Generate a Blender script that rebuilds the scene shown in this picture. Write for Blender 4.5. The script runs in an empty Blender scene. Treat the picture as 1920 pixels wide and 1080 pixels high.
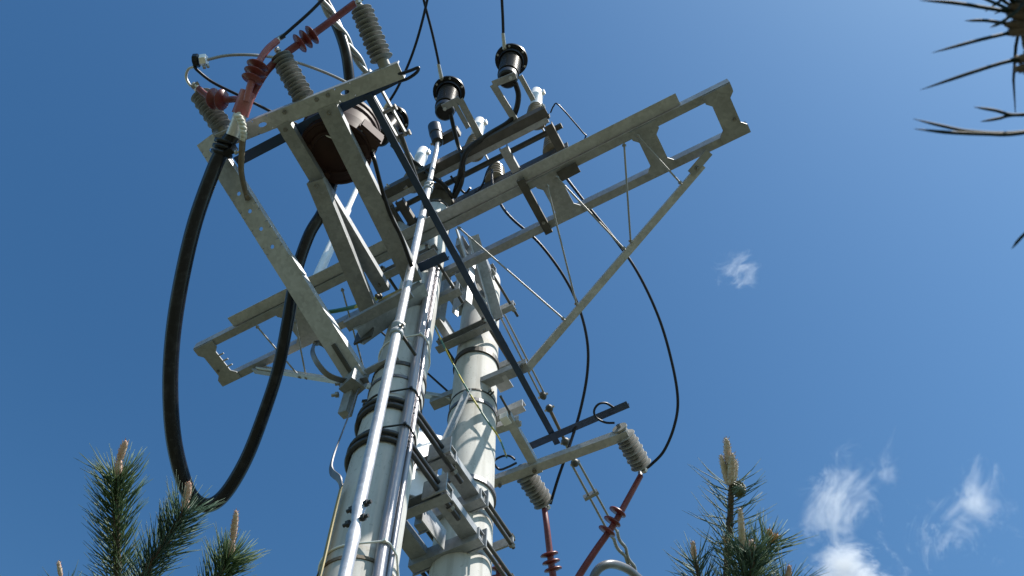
import bpy, math, random
from mathutils import Vector, Matrix
R = math.radians
random.seed(7)
scene = bpy.context.scene
col = scene.collection

# ------------------------------------------------------------------ camera
# World axes follow the structure: X along the cross-arm, Y from the near pole to the far pole, Z up, metres.
PITCH, HEAD, ROLL = 1.1012, -0.5005, 0.0134
cam_d = bpy.data.cameras.new('camera')
cam = bpy.data.objects.new('camera', cam_d)
col.objects.link(cam)
cam_d.sensor_width = 36.0
cam_d.lens = 36.0 * 1693.6 / 1920.0
cam_d.clip_start = 0.02
cam_d.clip_end = 20000
cam_d.dof.use_dof = True
cam_d.dof.focus_distance = 5.2
cam_d.dof.aperture_fstop = 22
fw = Vector((math.sin(HEAD) * math.cos(PITCH), math.cos(HEAD) * math.cos(PITCH), math.sin(PITCH)))
rt = Vector((math.cos(HEAD), -math.sin(HEAD), 0))
up = rt.cross(fw)
rt2 = rt * math.cos(ROLL) + up * math.sin(ROLL)
up2 = up * math.cos(ROLL) - rt * math.sin(ROLL)
mw = Matrix((rt2, up2, -fw)).transposed().to_4x4()
mw.translation = Vector((1.7053, -1.9381, 1.6))
cam.matrix_world = mw
scene.camera = cam

# ------------------------------------------------------------------ sky, sun, exposure
SUN_EL, SUN_AZ = R(57), R(93)          # azimuth clockwise from +Y
world = bpy.data.worlds.new('World')
scene.world = world
world.use_nodes = True
wn = world.node_tree
sky = wn.nodes.new('ShaderNodeTexSky')
sky.sky_type = 'NISHITA'
sky.sun_disc = False
sky.sun_elevation = SUN_EL
sky.sun_rotation = SUN_AZ
sky.altitude = 200
sky.air_density = 1.0
sky.dust_density = 0.6
sky.ozone_density = 1.6
bg = wn.nodes['Background']
bg.inputs['Strength'].default_value = 0.0645
# the photograph's colour response: a touch more contrast and blue than the raw sky model, the same in every direction
grade = wn.nodes.new('ShaderNodeVectorMath')
grade.operation = 'MULTIPLY_ADD'
grade.inputs[1].default_value = (1.40, 1.85, 1.90)
grade.inputs[2].default_value = (-0.70, -1.15, -1.70)
floor_ = wn.nodes.new('ShaderNodeVectorMath')
floor_.operation = 'MAXIMUM'
floor_.inputs[1].default_value = (0.15, 0.5, 1.2)
wn.links.new(sky.outputs[0], grade.inputs[0])
wn.links.new(grade.outputs[0], floor_.inputs[0])
wn.links.new(floor_.outputs[0], bg.inputs['Color'])
sun_d = bpy.data.lights.new('sun', 'SUN')
sun_d.energy = 4.7
sun_d.angle = R(0.53)
sun_d.color = (1.0, 0.945, 0.86)
sun = bpy.data.objects.new('sun', sun_d)
col.objects.link(sun)
sdir = Vector((math.sin(SUN_AZ) * math.cos(SUN_EL), math.cos(SUN_AZ) * math.cos(SUN_EL), math.sin(SUN_EL)))
sun.rotation_euler = sdir.to_track_quat('Z', 'Y').to_euler()
scene.view_settings.view_transform = 'Standard'
scene.view_settings.look = 'None'
scene.view_settings.exposure = 0.86
scene.view_settings.gamma = 1.0
scene.cycles.max_bounces = 8
scene.cycles.volume_bounces = 1
scene.cycles.volume_step_rate = 1.0

# ------------------------------------------------------------------ materials
MATS = {}
def mat(name, c1, c2=None, rough=0.5, metal=0.0, scale=12.0, bump=0.0, detail=6.0, stretch=None, spec=0.5, rough_var=0.0, coat=0.0, c3=None, c3scale=2.0, c3amt=0.5):
    m = bpy.data.materials.new(name)
    m.use_nodes = True
    nt = m.node_tree
    b = nt.nodes['Principled BSDF']
    b.inputs['Roughness'].default_value = rough
    b.inputs['Metallic'].default_value = metal
    b.inputs['Specular IOR Level'].default_value = spec
    b.inputs['Coat Weight'].default_value = coat
    if c2 is None:
        c2 = tuple(x * 0.8 for x in c1)
    tc = nt.nodes.new('ShaderNodeTexCoord')
    mp = nt.nodes.new('ShaderNodeMapping')
    nt.links.new(tc.outputs['Object'], mp.inputs['Vector'])
    if stretch:
        mp.inputs['Scale'].default_value = stretch
    nz = nt.nodes.new('ShaderNodeTexNoise')
    nz.inputs['Scale'].default_value = scale
    nz.inputs['Detail'].default_value = detail
    nz.inputs['Roughness'].default_value = 0.62
    nt.links.new(mp.outputs[0], nz.inputs['Vector'])
    rp = nt.nodes.new('ShaderNodeValToRGB')
    rp.color_ramp.elements[0].position = 0.32
    rp.color_ramp.elements[1].position = 0.68
    rp.color_ramp.elements[0].color = (*c2, 1)
    rp.color_ramp.elements[1].color = (*c1, 1)
    nt.links.new(nz.outputs['Fac'], rp.inputs['Fac'])
    out = rp.outputs['Color']
    if c3:
        n3 = nt.nodes.new('ShaderNodeTexNoise')
        n3.inputs['Scale'].default_value = c3scale
        n3.inputs['Detail'].default_value = 8
        n3.inputs['Roughness'].default_value = 0.7
        nt.links.new(mp.outputs[0], n3.inputs['Vector'])
        r3 = nt.nodes.new('ShaderNodeValToRGB')
        r3.color_ramp.elements[0].position = 0.5
        r3.color_ramp.elements[1].position = 0.72
        nt.links.new(n3.outputs['Fac'], r3.inputs['Fac'])
        ml = nt.nodes.new('ShaderNodeMath')
        ml.operation = 'MULTIPLY'
        ml.inputs[1].default_value = c3amt
        nt.links.new(r3.outputs['Color'], ml.inputs[0])
        mx = nt.nodes.new('ShaderNodeMixRGB')
        nt.links.new(ml.outputs[0], mx.inputs['Fac'])
        nt.links.new(out, mx.inputs['Color1'])
        mx.inputs['Color2'].default_value = (*c3, 1)
        out = mx.outputs['Color']
    nt.links.new(out, b.inputs['Base Color'])
    if rough_var:
        mr = nt.nodes.new('ShaderNodeMapRange')
        mr.inputs['To Min'].default_value = max(0.05, rough - rough_var)
        mr.inputs['To Max'].default_value = min(1, rough + rough_var)
        nt.links.new(nz.outputs['Fac'], mr.inputs['Value'])
        nt.links.new(mr.outputs[0], b.inputs['Roughness'])
    if bump:
        bp = nt.nodes.new('ShaderNodeBump')
        bp.inputs['Strength'].default_value = bump
        bp.inputs['Distance'].default_value = 0.004
        nt.links.new(nz.outputs['Fac'], bp.inputs['Height'])
        nt.links.new(bp.outputs[0], b.inputs['Normal'])
    MATS[name] = m
    return m

def spangle(name, c1, c2, rough, metal, stain=None, amt=0.0):
    """galvanised zinc: crystalline cells, cloudy oxide and streaks"""
    m = mat(name, c1, c2, rough, metal, scale=9, bump=0.12, rough_var=0.12, c3=stain, c3scale=3.0, c3amt=amt)
    nt = m.node_tree
    b = nt.nodes['Principled BSDF']
    vo = nt.nodes.new('ShaderNodeTexVoronoi')
    vo.inputs['Scale'].default_value = 55
    tc = [n for n in nt.nodes if n.type == 'MAPPING'][0]
    nt.links.new(tc.outputs[0], vo.inputs['Vector'])
    src = b.inputs['Base Color'].links[0].from_socket
    mr = nt.nodes.new('ShaderNodeMapRange')
    mr.inputs['To Min'].default_value = 0.86
    mr.inputs['To Max'].default_value = 1.06
    sp = nt.nodes.new('ShaderNodeSeparateColor')
    nt.links.new(vo.outputs['Color'], sp.inputs[0])
    nt.links.new(sp.outputs[0], mr.inputs['Value'])
    mx = nt.nodes.new('ShaderNodeVectorMath')
    mx.operation = 'SCALE'
    nt.links.new(src, mx.inputs[0])
    nt.links.new(mr.outputs[0], mx.inputs['Scale'])
    nt.links.new(mx.outputs[0], b.inputs['Base Color'])
    return m

spangle('galv', (0.46, 0.475, 0.495), (0.37, 0.383, 0.40), 0.5, 0.4, (0.28, 0.26, 0.22), 0.3)
spangle('galv_dull', (0.33, 0.345, 0.36), (0.25, 0.262, 0.275), 0.56, 0.38, (0.19, 0.165, 0.125), 0.4)
spangle('galv_bright', (0.66, 0.645, 0.65), (0.48, 0.465, 0.48), 0.42, 0.6)
mat('dark_steel', (0.085, 0.082, 0.075), (0.05, 0.048, 0.045), 0.55, 0.3, 14, 0.15, c3=(0.07, 0.048, 0.03), c3amt=0.4)
mat('hoop_steel', (0.055, 0.055, 0.06), (0.03, 0.03, 0.033), 0.4, 0.4, 20)
mat('bolt_steel', (0.30, 0.29, 0.27), (0.16, 0.15, 0.14), 0.45, 0.6, 40)
mat('blue_paint', (0.032, 0.058, 0.115), (0.024, 0.043, 0.088), 0.42, 0.0, 10, 0.08, spec=0.3)
mat('concrete', (0.545, 0.535, 0.51), (0.435, 0.427, 0.407), 0.75, 0, 6, 0.35, 9, (1, 1, 0.4), 0.3, c3=(0.30, 0.295, 0.265), c3scale=3.6, c3amt=0.75)
mat('black_rubber', (0.007, 0.007, 0.010), (0.004, 0.004, 0.006), 0.30, 0, 20, 0.05, rough_var=0.06, spec=0.32)
mat('black_wire', (0.012, 0.016, 0.030), (0.008, 0.010, 0.018), 0.4, 0, 30, spec=0.3)
mat('steel_wire', (0.30, 0.30, 0.295), (0.24, 0.24, 0.235), 0.5, 0.4, 6)
mat('alu_wire', (0.55, 0.55, 0.55), (0.45, 0.45, 0.45), 0.42, 0.5, 10)
mat('silicone_grey', (0.27, 0.268, 0.255), (0.20, 0.198, 0.188), 0.6, 0, 18, 0.08, spec=0.35, c3=(0.13, 0.125, 0.11), c3scale=14, c3amt=0.4)
mat('red_shrink', (0.155, 0.026, 0.031), (0.10, 0.016, 0.020), 0.48, 0, 14, 0.15, c3=(0.28, 0.085, 0.085), c3scale=7, c3amt=0.5)
mat('red_shed', (0.16, 0.022, 0.022), (0.11, 0.016, 0.016), 0.38, 0, 14)
mat('pink_shrink', (0.32, 0.10, 0.11), (0.22, 0.055, 0.065), 0.38, 0, 14, 0.15, c3=(0.42, 0.22, 0.23), c3scale=8, c3amt=0.5)
mat('brown_resin', (0.044, 0.019, 0.016), (0.028, 0.013, 0.011), 0.6, 0, 7, 0.1, spec=0.22, c3=(0.050, 0.021, 0.012), c3amt=0.5)
mat('box_brown', (0.070, 0.040, 0.037), (0.05, 0.03, 0.028), 0.7, 0, 20, spec=0.2)
mat('porcelain', (0.25, 0.21, 0.145), (0.17, 0.14, 0.095), 0.32, 0, 8, spec=0.4)
mat('black_porcelain', (0.013, 0.011, 0.010), (0.007, 0.006, 0.006), 0.36, 0, 20, spec=0.28)
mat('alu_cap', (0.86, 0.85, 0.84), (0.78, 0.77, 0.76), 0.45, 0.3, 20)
mat('conduit', (0.36, 0.34, 0.355), (0.27, 0.255, 0.27), 0.30, 0.5, 8, 0.05, 6, (6, 6, 0.6))
mat('cable_grey', (0.16, 0.16, 0.165), (0.10, 0.10, 0.105), 0.35, 0.2, 12)
mat('tie_white', (0.80, 0.80, 0.76), None, 0.5, 0)
mat('tie_black', (0.02, 0.02, 0.02), None, 0.5, 0)
mat('rope_white', (0.66, 0.65, 0.60), (0.45, 0.44, 0.40), 0.8, 0, 30, 0.4)
mat('tape_brown', (0.16, 0.12, 0.08), (0.09, 0.07, 0.05), 0.7, 0, 30, 0.4)
mat('strap_steel', (0.20, 0.20, 0.21), (0.12, 0.12, 0.13), 0.42, 0.6, 12)
mat('strap_yellow', (0.34, 0.25, 0.06), (0.20, 0.15, 0.05), 0.6, 0, 15, c3=(0.05, 0.09, 0.05), c3amt=0.6)
mat('needle_silhouette', (0.014, 0.021, 0.012), (0.008, 0.012, 0.008), 0.7, 0, 60, spec=0.08)  # shaded copy of the needle green, silhouette darkness put into the colour
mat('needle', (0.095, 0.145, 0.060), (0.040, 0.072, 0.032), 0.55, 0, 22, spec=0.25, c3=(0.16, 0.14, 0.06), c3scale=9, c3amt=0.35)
mat('needle_blue', (0.080, 0.132, 0.082), (0.036, 0.066, 0.048), 0.55, 0, 22, spec=0.25)
mat('candle', (0.60, 0.45, 0.36), (0.44, 0.22, 0.15), 0.75, 0, 70, 0.6, c3=(0.42, 0.42, 0.24), c3scale=16, c3amt=0.55)
mat('candle_pale', (0.62, 0.54, 0.46), (0.40, 0.29, 0.22), 0.75, 0, 70, 0.6, c3=(0.34, 0.38, 0.18), c3scale=16, c3amt=0.5)
mat('bark', (0.145, 0.105, 0.075), (0.065, 0.048, 0.036), 0.85, 0, 26, 0.8)
mat('cone_green', (0.085, 0.10, 0.03), (0.04, 0.045, 0.018), 0.6, 0, 40, 0.3)
mat('bud_orange', (0.52, 0.29, 0.12), (0.36, 0.18, 0.08), 0.7, 0, 40, 0.5)
mat('grass', (0.070, 0.076, 0.042), (0.040, 0.047, 0.024), 0.9, 0, 1.3, 0.5, c3=(0.12, 0.108, 0.08), c3scale=0.4, c3amt=0.6)

def striped():
    m = bpy.data.materials.new('yellow_green')
    m.use_nodes = True
    nt = m.node_tree
    b = nt.nodes['Principled BSDF']
    b.inputs['Roughness'].default_value = 0.42
    tc = nt.nodes.new('ShaderNodeTexCoord')
    wv = nt.nodes.new('ShaderNodeTexWave')
    wv.bands_direction = 'Z'
    wv.inputs['Scale'].default_value = 1.15
    wv.inputs['Distortion'].default_value = 1.5
    nt.links.new(tc.outputs['Object'], wv.inputs['Vector'])
    rp = nt.nodes.new('ShaderNodeValToRGB')
    rp.color_ramp.interpolation = 'CONSTANT'
    rp.color_ramp.elements[0].color = (0.03, 0.13, 0.09, 1)
    rp.color_ramp.elements[1].position = 0.5
    rp.color_ramp.elements[1].color = (0.42, 0.36, 0.05, 1)
    nt.links.new(wv.outputs['Fac'], rp.inputs['Fac'])
    nt.links.new(rp.outputs['Color'], b.inputs['Base Color'])
    MATS['yellow_green'] = m
striped()

def weather(name, dark, amt):
    """rain streaks and pores down a tall shaft"""
    nt = MATS[name].node_tree
    b = nt.nodes['Principled BSDF']
    tc = nt.nodes.new('ShaderNodeTexCoord')
    mp = nt.nodes.new('ShaderNodeMapping')
    mp.inputs['Scale'].default_value = (22, 22, 0.7)
    nt.links.new(tc.outputs['Object'], mp.inputs['Vector'])
    nz = nt.nodes.new('ShaderNodeTexNoise')
    nz.inputs['Scale'].default_value = 1.0
    nz.inputs['Detail'].default_value = 6
    nt.links.new(mp.outputs[0], nz.inputs['Vector'])
    rp = nt.nodes.new('ShaderNodeValToRGB')
    rp.color_ramp.elements[0].position = 0.52
    rp.color_ramp.elements[1].position = 0.70
    nt.links.new(nz.outputs['Fac'], rp.inputs['Fac'])
    vo = nt.nodes.new('ShaderNodeTexNoise')
    vo.inputs['Scale'].default_value = 55
    vo.inputs['Detail'].default_value = 2
    nt.links.new(tc.outputs['Object'], vo.inputs['Vector'])
    pr = nt.nodes.new('ShaderNodeValToRGB')
    pr.color_ramp.elements[0].position = 0.64
    pr.color_ramp.elements[1].position = 0.70
    nt.links.new(vo.outputs['Fac'], pr.inputs['Fac'])
    ad = nt.nodes.new('ShaderNodeMath')
    ad.operation = 'MAXIMUM'
    nt.links.new(rp.outputs['Color'], ad.inputs[0])
    nt.links.new(pr.outputs['Color'], ad.inputs[1])
    ml = nt.nodes.new('ShaderNodeMath')
    ml.operation = 'MULTIPLY'
    ml.inputs[1].default_value = amt
    nt.links.new(ad.outputs[0], ml.inputs[0])
    mx = nt.nodes.new('ShaderNodeMixRGB')
    src = b.inputs['Base Color'].links[0].from_socket
    nt.links.new(ml.outputs[0], mx.inputs['Fac'])
    nt.links.new(src, mx.inputs['Color1'])
    mx.inputs['Color2'].default_value = (*dark, 1)
    nt.links.new(mx.outputs[0], b.inputs['Base Color'])
weather('concrete', (0.24, 0.235, 0.21), 0.5)
weather('black_rubber', (0.05, 0.05, 0.052), 0.35)

# ------------------------------------------------------------------ mesh builder
def V3(p):
    return Vector(p)

def frame(d, upv):
    d = d.normalized()
    u = Vector(upv)
    s = d.cross(u)
    if s.length < 1e-4:
        u = Vector((1, 0, 0)) if abs(d.x) < 0.9 else Vector((0, 1, 0))
        s = d.cross(u)
    s.normalize()
    return s, s.cross(d).normalized(), d

def catmull(pts, n=8):
    P = [Vector(p) for p in pts]
    if len(P) < 3:
        return P
    P = [P[0] * 2 - P[1]] + P + [P[-1] * 2 - P[-2]]
    out = []
    for i in range(1, len(P) - 2):
        a, b, c, d = P[i - 1], P[i], P[i + 1], P[i + 2]
        for k in range(n):
            t = k / n
            out.append(0.5 * ((2 * b) + (c - a) * t + (2 * a - 5 * b + 4 * c - d) * t * t + (3 * b - a - 3 * c + d) * t ** 3))
    out.append(P[-2])
    return out

def BOX(w, h):
    return [(-w / 2, -h / 2), (w / 2, -h / 2), (w / 2, h / 2), (-w / 2, h / 2)]

def CH(w, h, t=0.006):
    return [(-w / 2, 0), (w / 2, 0), (w / 2, h), (w / 2 - t, h), (w / 2 - t, t), (-w / 2 + t, t), (-w / 2 + t, h), (-w / 2, h)]

def ANG(w, h, t=0.006):
    return [(0, 0), (w, 0), (w, t), (t, t), (t, h), (0, h)]

class MB:
    def __init__(self):
        self.v = []
        self.f = []
        self.sm = []
    def add(self, vs, fs, smooth=False):
        o = len(self.v)
        self.v += [tuple(x) for x in vs]
        for f in fs:
            self.f.append([i + o for i in f])
            self.sm.append(smooth)
        return self
    def beam(self, a, b, prof, upv=(0, 0, 1)):
        a, b = V3(a), V3(b)
        s, u, d = frame(b - a, upv)
        n = len(prof)
        vs = [a + s * p[0] + u * p[1] for p in prof] + [b + s * p[0] + u * p[1] for p in prof]
        fs = [[i, (i + 1) % n, n + (i + 1) % n, n + i] for i in range(n)]
        fs += [list(range(n))[::-1], list(range(n, 2 * n))]
        return self.add(vs, fs)
    def box(self, c, size, upv=(0, 0, 1), d=(1, 0, 0)):
        c = V3(c)
        d = V3(d).normalized()
        return self.beam(c - d * size[0] / 2, c + d * size[0] / 2, BOX(size[1], size[2]), upv)
    def lathe(self, a, b, prof, n=20, cap=True, smooth=True, crease=False):
        """prof: list of (distance along a->b in metres, radius)"""
        a, b = V3(a), V3(b)
        s, u, d = frame(b - a, (0.13, 0.21, 1))
        if crease:                      # crisp edges between neighbouring rings
            for q0, q1 in zip(prof[:-1], prof[1:]):
                self.lathe(a, b, [q0, q1], n, False, smooth)
            self.lathe(a, b, [prof[0], (prof[0][0] + 1e-4, prof[0][1])], n, True, False)
            return self.lathe(a, b, [(prof[-1][0] - 1e-4, prof[-1][1]), prof[-1]], n, True, False)
        vs, fs = [], []
        for t, r in prof:
            for k in range(n):
                an = 2 * math.pi * k / n
                vs.append(a + d * t + (s * math.cos(an) + u * math.sin(an)) * r)
        for i in range(len(prof) - 1):
            for k in range(n):
                fs.append([i * n + k, i * n + (k + 1) % n, (i + 1) * n + (k + 1) % n, (i + 1) * n + k])
        self.add(vs, fs, smooth)
        if cap:
            m = (len(prof) - 1) * n
            self.add([vs[k] for k in range(n)], [list(range(n))[::-1]])
            self.add([vs[m + k] for k in range(n)], [list(range(n))])
        return self
    def cyl(self, a, b, r, r2=None, n=14, smooth=True):
        L = (V3(b) - V3(a)).length
        return self.lathe(a, b, [(0, r), (L, r if r2 is None else r2)], n, True, smooth)
    def hexa(self, a, b, r):
        return self.cyl(a, b, r, None, 6, False)
    def tube(self, pts, r, n=10, sub=8, taper=None, raw=False):
        P = [Vector(p) for p in pts] if raw else catmull(pts, sub)
        vs, fs = [], []
        up_ = None
        for i, q in enumerate(P):
            d = (P[min(i + 1, len(P) - 1)] - P[max(i - 1, 0)]).normalized()
            if up_ is None:
                s, u, d = frame(d, (0.2, 0.3, 1))
            else:
                u = (up_ - d * up_.dot(d)).normalized()
                s = d.cross(u)
            up_ = u
            rr = r if taper is None else r * taper(i / (len(P) - 1))
            for k in range(n):
                an = 2 * math.pi * k / n
                vs.append(q + (s * math.cos(an) + u * math.sin(an)) * rr)
        for i in range(len(P) - 1):
            for k in range(n):
                fs.append([i * n + k, i * n + (k + 1) % n, (i + 1) * n + (k + 1) % n, (i + 1) * n + k])
        self.add(vs, fs, True)
        m = (len(P) - 1) * n
        self.add([vs[k] for k in range(n)], [list(range(n))[::-1]])
        self.add([vs[m + k] for k in range(n)], [list(range(n))])
        return self
    def ribbon(self, pts, w, t, nrm, sub=8, raw=False):
        """flat bar swept along a path; nrm is the direction of its thin side"""
        P = [Vector(p) for p in pts] if raw else catmull(pts, sub)
        vs, fs = [], []
        for i, q in enumerate(P):
            d = (P[min(i + 1, len(P) - 1)] - P[max(i - 1, 0)]).normalized()
            nn = Vector(nrm)
            nn = (nn - d * nn.dot(d)).normalized()
            s = d.cross(nn)
            for a, b in ((-1, -1), (1, -1), (1, 1), (-1, 1)):
                vs.append(q + s * a * w / 2 + nn * b * t / 2)
        for i in range(len(P) - 1):
            for k in range(4):
                fs.append([i * 4 + k, i * 4 + (k + 1) % 4, (i + 1) * 4 + (k + 1) % 4, (i + 1) * 4 + k])
        m = (len(P) - 1) * 4
        fs += [[3, 2, 1, 0], [m, m + 1, m + 2, m + 3]]
        return self.add(vs, fs)
    def hoop(self, c, rad, r, a0=0.0, a1=360.0, n=36, m=8):
        c = V3(c)
        pts = []
        for i in range(n + 1):
            an = R(a0 + (a1 - a0) * i / n)
            pts.append(c + Vector((math.cos(an) * rad, math.sin(an) * rad, 0)))
        return self.tube(pts, r, m, raw=True)
    def band(self, c, rad, h, t, n=40):
        """flat strap round a pole"""
        c = V3(c)
        vs, fs = [], []
        for i in range(n):
            an = 2 * math.pi * i / n
            e = Vector((math.cos(an), math.sin(an), 0))
            for rr, zz in ((rad, -h / 2), (rad + t, -h / 2), (rad + t, h / 2), (rad, h / 2)):
                vs.append(c + e * rr + Vector((0, 0, zz)))
        for i in range(n):
            j = (i + 1) % n
            for k in range(4):
                fs.append([i * 4 + k, j * 4 + k, j * 4 + (k + 1) % 4, i * 4 + (k + 1) % 4])
        return self.add(vs, fs)
    def holed(self, a, b, w, t, holes, upv):
        """flat plate a->b, width w (along d x upv), thickness t along upv, with through holes (s, off, rx, ry) in metres"""
        a, b = V3(a), V3(b)
        s, u, d = frame(b - a, upv)
        L = (b - a).length
        K = 16
        def seg(x0, x1):
            if x1 - x0 > 1e-4:
                self.beam(a + d * x0, a + d * x1, BOX(w, t), upv)
        x = 0.0
        for hs, off, rx, ry in sorted(holes):
            c0, c1 = hs - rx * 1.9, hs + rx * 1.9
            seg(x, c0)
            outer, inner = [], []
            hw, hl = w / 2, (c1 - c0) / 2
            for k in range(K):
                an = 2 * math.pi * (k + 0.5) / K
                ca, sa = math.cos(an), math.sin(an)
                inner.append((hs + rx * ca, off + ry * sa))
                q = max(abs(ca), abs(sa))
                outer.append((hs + hl * ca / q, hw * sa / q))
            vs, fs = [], []
            for zz in (-t / 2, t / 2):
                for pts in (outer, inner):
                    vs += [a + d * p[0] + s * p[1] + u * zz for p in pts]
            for k in range(K):
                k2 = (k + 1) % K
                fs.append([k, K + k, K + k2, k2])
                fs.append([2 * K + k, 2 * K + k2, 3 * K + k2, 3 * K + k])
                fs.append([K + k, 3 * K + k, 3 * K + k2, K + k2])
                fs.append([k, k2, 2 * K + k2, 2 * K + k])
            self.add(vs, fs)
            # corner fillers where the outer ring cuts the rectangle
            x = c1
        seg(x, L)
        return self
    def bolt(self, p, d, r=0.013, h=0.012, shank=0.03):
        p, d = V3(p), V3(d).normalized()
        self.hexa(p, p + d * h, r)
        self.cyl(p + d * h, p + d * (h + shank), r * 0.55, None, 8)
        return self
    def build(self, name, m, parent=None, origin=None):
        o_ = V3(parent['_o']) if parent is not None else V3(origin or (0, 0, 0))
        me = bpy.data.meshes.new(name)
        me.from_pydata([(x[0] - o_.x, x[1] - o_.y, x[2] - o_.z) for x in self.v], [], self.f)
        me.polygons.foreach_set('use_smooth', self.sm)
        me.materials.append(MATS[m])
        me.update()
        ob = bpy.data.objects.new(name, me)
        col.objects.link(ob)
        if parent is not None:
            if parent.type == 'EMPTY':
                ob.parent = parent
            else:
                ob.parent = parent
        else:
            ob.location = o_
        ob['_o'] = tuple(o_)
        return ob

def tag(o, label, cat, group=None):
    o['label'] = label
    o['category'] = cat
    if group:
        o['group'] = group
    return o

def thing(name, label, cat, loc=(0, 0, 0), group=None):
    o = bpy.data.objects.new(name, None)
    col.objects.link(o)
    o.location = loc
    o.empty_display_size = 0.1
    o['_o'] = tuple(loc)
    return tag(o, label, cat, group)

def single(mb, name, m, label, cat, origin, group=None):
    return tag(mb.build(name, m, None, origin), label, cat, group)

def lerp(a, b, t):
    return V3(a) + (V3(b) - V3(a)) * t

# ------------------------------------------------------------------ ground
def ground():
    n, size = 60, 600.0
    mb = MB()
    vs, fs = [], []
    for j in range(n + 1):
        for i in range(n + 1):
            x = (i / n - 0.5) * 2
            y = (j / n - 0.5) * 2
            x = math.copysign(abs(x) ** 2.2, x) * size
            y = math.copysign(abs(y) ** 2.2, y) * size
            d = math.hypot(x, y)
            vs.append((x, y, 0.25 * math.sin(x * 0.11) * math.sin(y * 0.09) * min(1, max(0, (d - 6) / 20)) - 0.002))
    for j in range(n):
        for i in range(n):
            k = j * (n + 1) + i
            fs.append([k, k + 1, k + n + 2, k + n + 1])
    mb.add(vs, fs, True)
    g = mb.build('ground', 'grass')
    g['kind'] = 'structure'
ground()

# ------------------------------------------------------------------ the two concrete poles
def rad1(z):
    return 0.112 + 0.0095 * (7.72 - z)
def rad2(z):
    return 0.134 + 0.0045 * (7.9 - z)
Y2 = 0.7095

def pole(label, y, top, rad):
    t = thing('concrete_pole', label, 'utility pole', (0, y, 0), 'concrete poles of the twin-pole tower')
    prof = [(z, rad(z)) for z in [top * k / 24 for k in range(25)]]
    mb = MB()
    mb.lathe((0, y, 0), (0, y, top), prof[:-1] + [(top - 0.012, rad(top)), (top, rad(top) - 0.012)], 48)
    mb.build('shaft', 'concrete', t)
    # cast seam line down the spun shaft, both halves
    for an in (R(-118), R(62)):
        m2 = MB()
        e = Vector((math.cos(an), math.sin(an), 0))
        pts = [Vector((0, y, z)) + e * (rad(z) + 0.0005) for z in [0.05 + (top - 0.1) * k / 12 for k in range(13)]]
        m2.ribbon(pts, 0.012, 0.003, e, raw=True)
        m2.build('mould_seam', 'concrete', t)
    return t
near_pole = pole('nearer thick concrete pole carrying the silver rod and grey conduits', 0.0, 7.72, rad1)
far_pole = pole('farther concrete pole behind the conduits, with curved shadows across it', Y2, 7.9, rad2)

def strap(name, label, cat, y, z, rad, h, tt, m, bolt_at=None):
    t = thing(name, label, cat, (0, y, z))
    MB().band((0, y, z), rad(z) + 0.001, h, tt).build('band', m, t)
    if bolt_at is not None:
        e = Vector((math.cos(R(bolt_at)), math.sin(R(bolt_at)), 0))
        q = Vector((0, y, z)) + e * (rad(z) + 0.002)
        s = Vector((-e.y, e.x, 0))
        for k in (-1, 1):
            MB().box(q + e * 0.016 + s * k * 0.010, (0.036, 0.005, h), d=e).build('lug', m, t)
        MB().bolt(q + e * 0.024 - s * 0.022, s, 0.009, 0.008, 0.03).build('bolt', 'bolt_steel', t)
    return t
strap('pole_strap', 'thin steel strap round the far pole above the slanting sheet bracket', 'strap', Y2, 6.159, rad2, 0.012, 0.004, 'dark_steel', -20)
strap('pole_strap', 'wide raised steel ring round the far pole just above the lower bracket', 'strap', Y2, 5.330, rad2, 0.030, 0.012, 'strap_steel')
strap('pole_strap', 'dark heavy steel ring under the top bracket of the far pole', 'strap', Y2, 6.625, rad2, 0.050, 0.012, 'dark_steel')
strap('pole_strap', 'dark strap just under the top rim of the nearer pole', 'strap', 0, 7.730, rad1, 0.03, 0.005, 'dark_steel')
strap('pole_strap', 'second dark strap below the top rim of the nearer pole', 'strap', 0, 7.499, rad1, 0.022, 0.005, 'dark_steel')
strap('pole_strap', 'steel strap on the nearer pole where the curved black flat bar ends', 'strap', 0, 5.333, rad1, 0.022, 0.005, 'strap_steel', 200)
for zz, lab in ((5.089, 'upper'), (4.828, 'lower')):
    t = thing('pole_u_bolt', lab + ' pair of black U-bolts hooped round the nearer pole above the bare shaft', 'u-bolt', (0, 0, zz))
    for dz in (-0.024, 0.024):
        m = MB()
        rr = rad1(zz) + 0.014
        pts = [(rr, 0.42, zz + dz), (rr, 0.2, zz + dz), (rr, 0.02, zz + dz)]
        pts += [(math.cos(R(-a)) * rr, math.sin(R(-a)) * rr, zz + dz) for a in range(10, 180, 10)]
        pts += [(-rr, 0.02, zz + dz), (-rr, 0.2, zz + dz), (-rr, 0.42, zz + dz)]
        m.tube(pts, 0.0125, 10, raw=True)
        m.build('hoop', 'hoop_steel', t)
        for sx in (-1, 1):
            MB().hexa((sx * rr, 0.335, zz + dz), (sx * rr, 0.355, zz + dz), 0.02).build('nut', 'bolt_steel', t)

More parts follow.
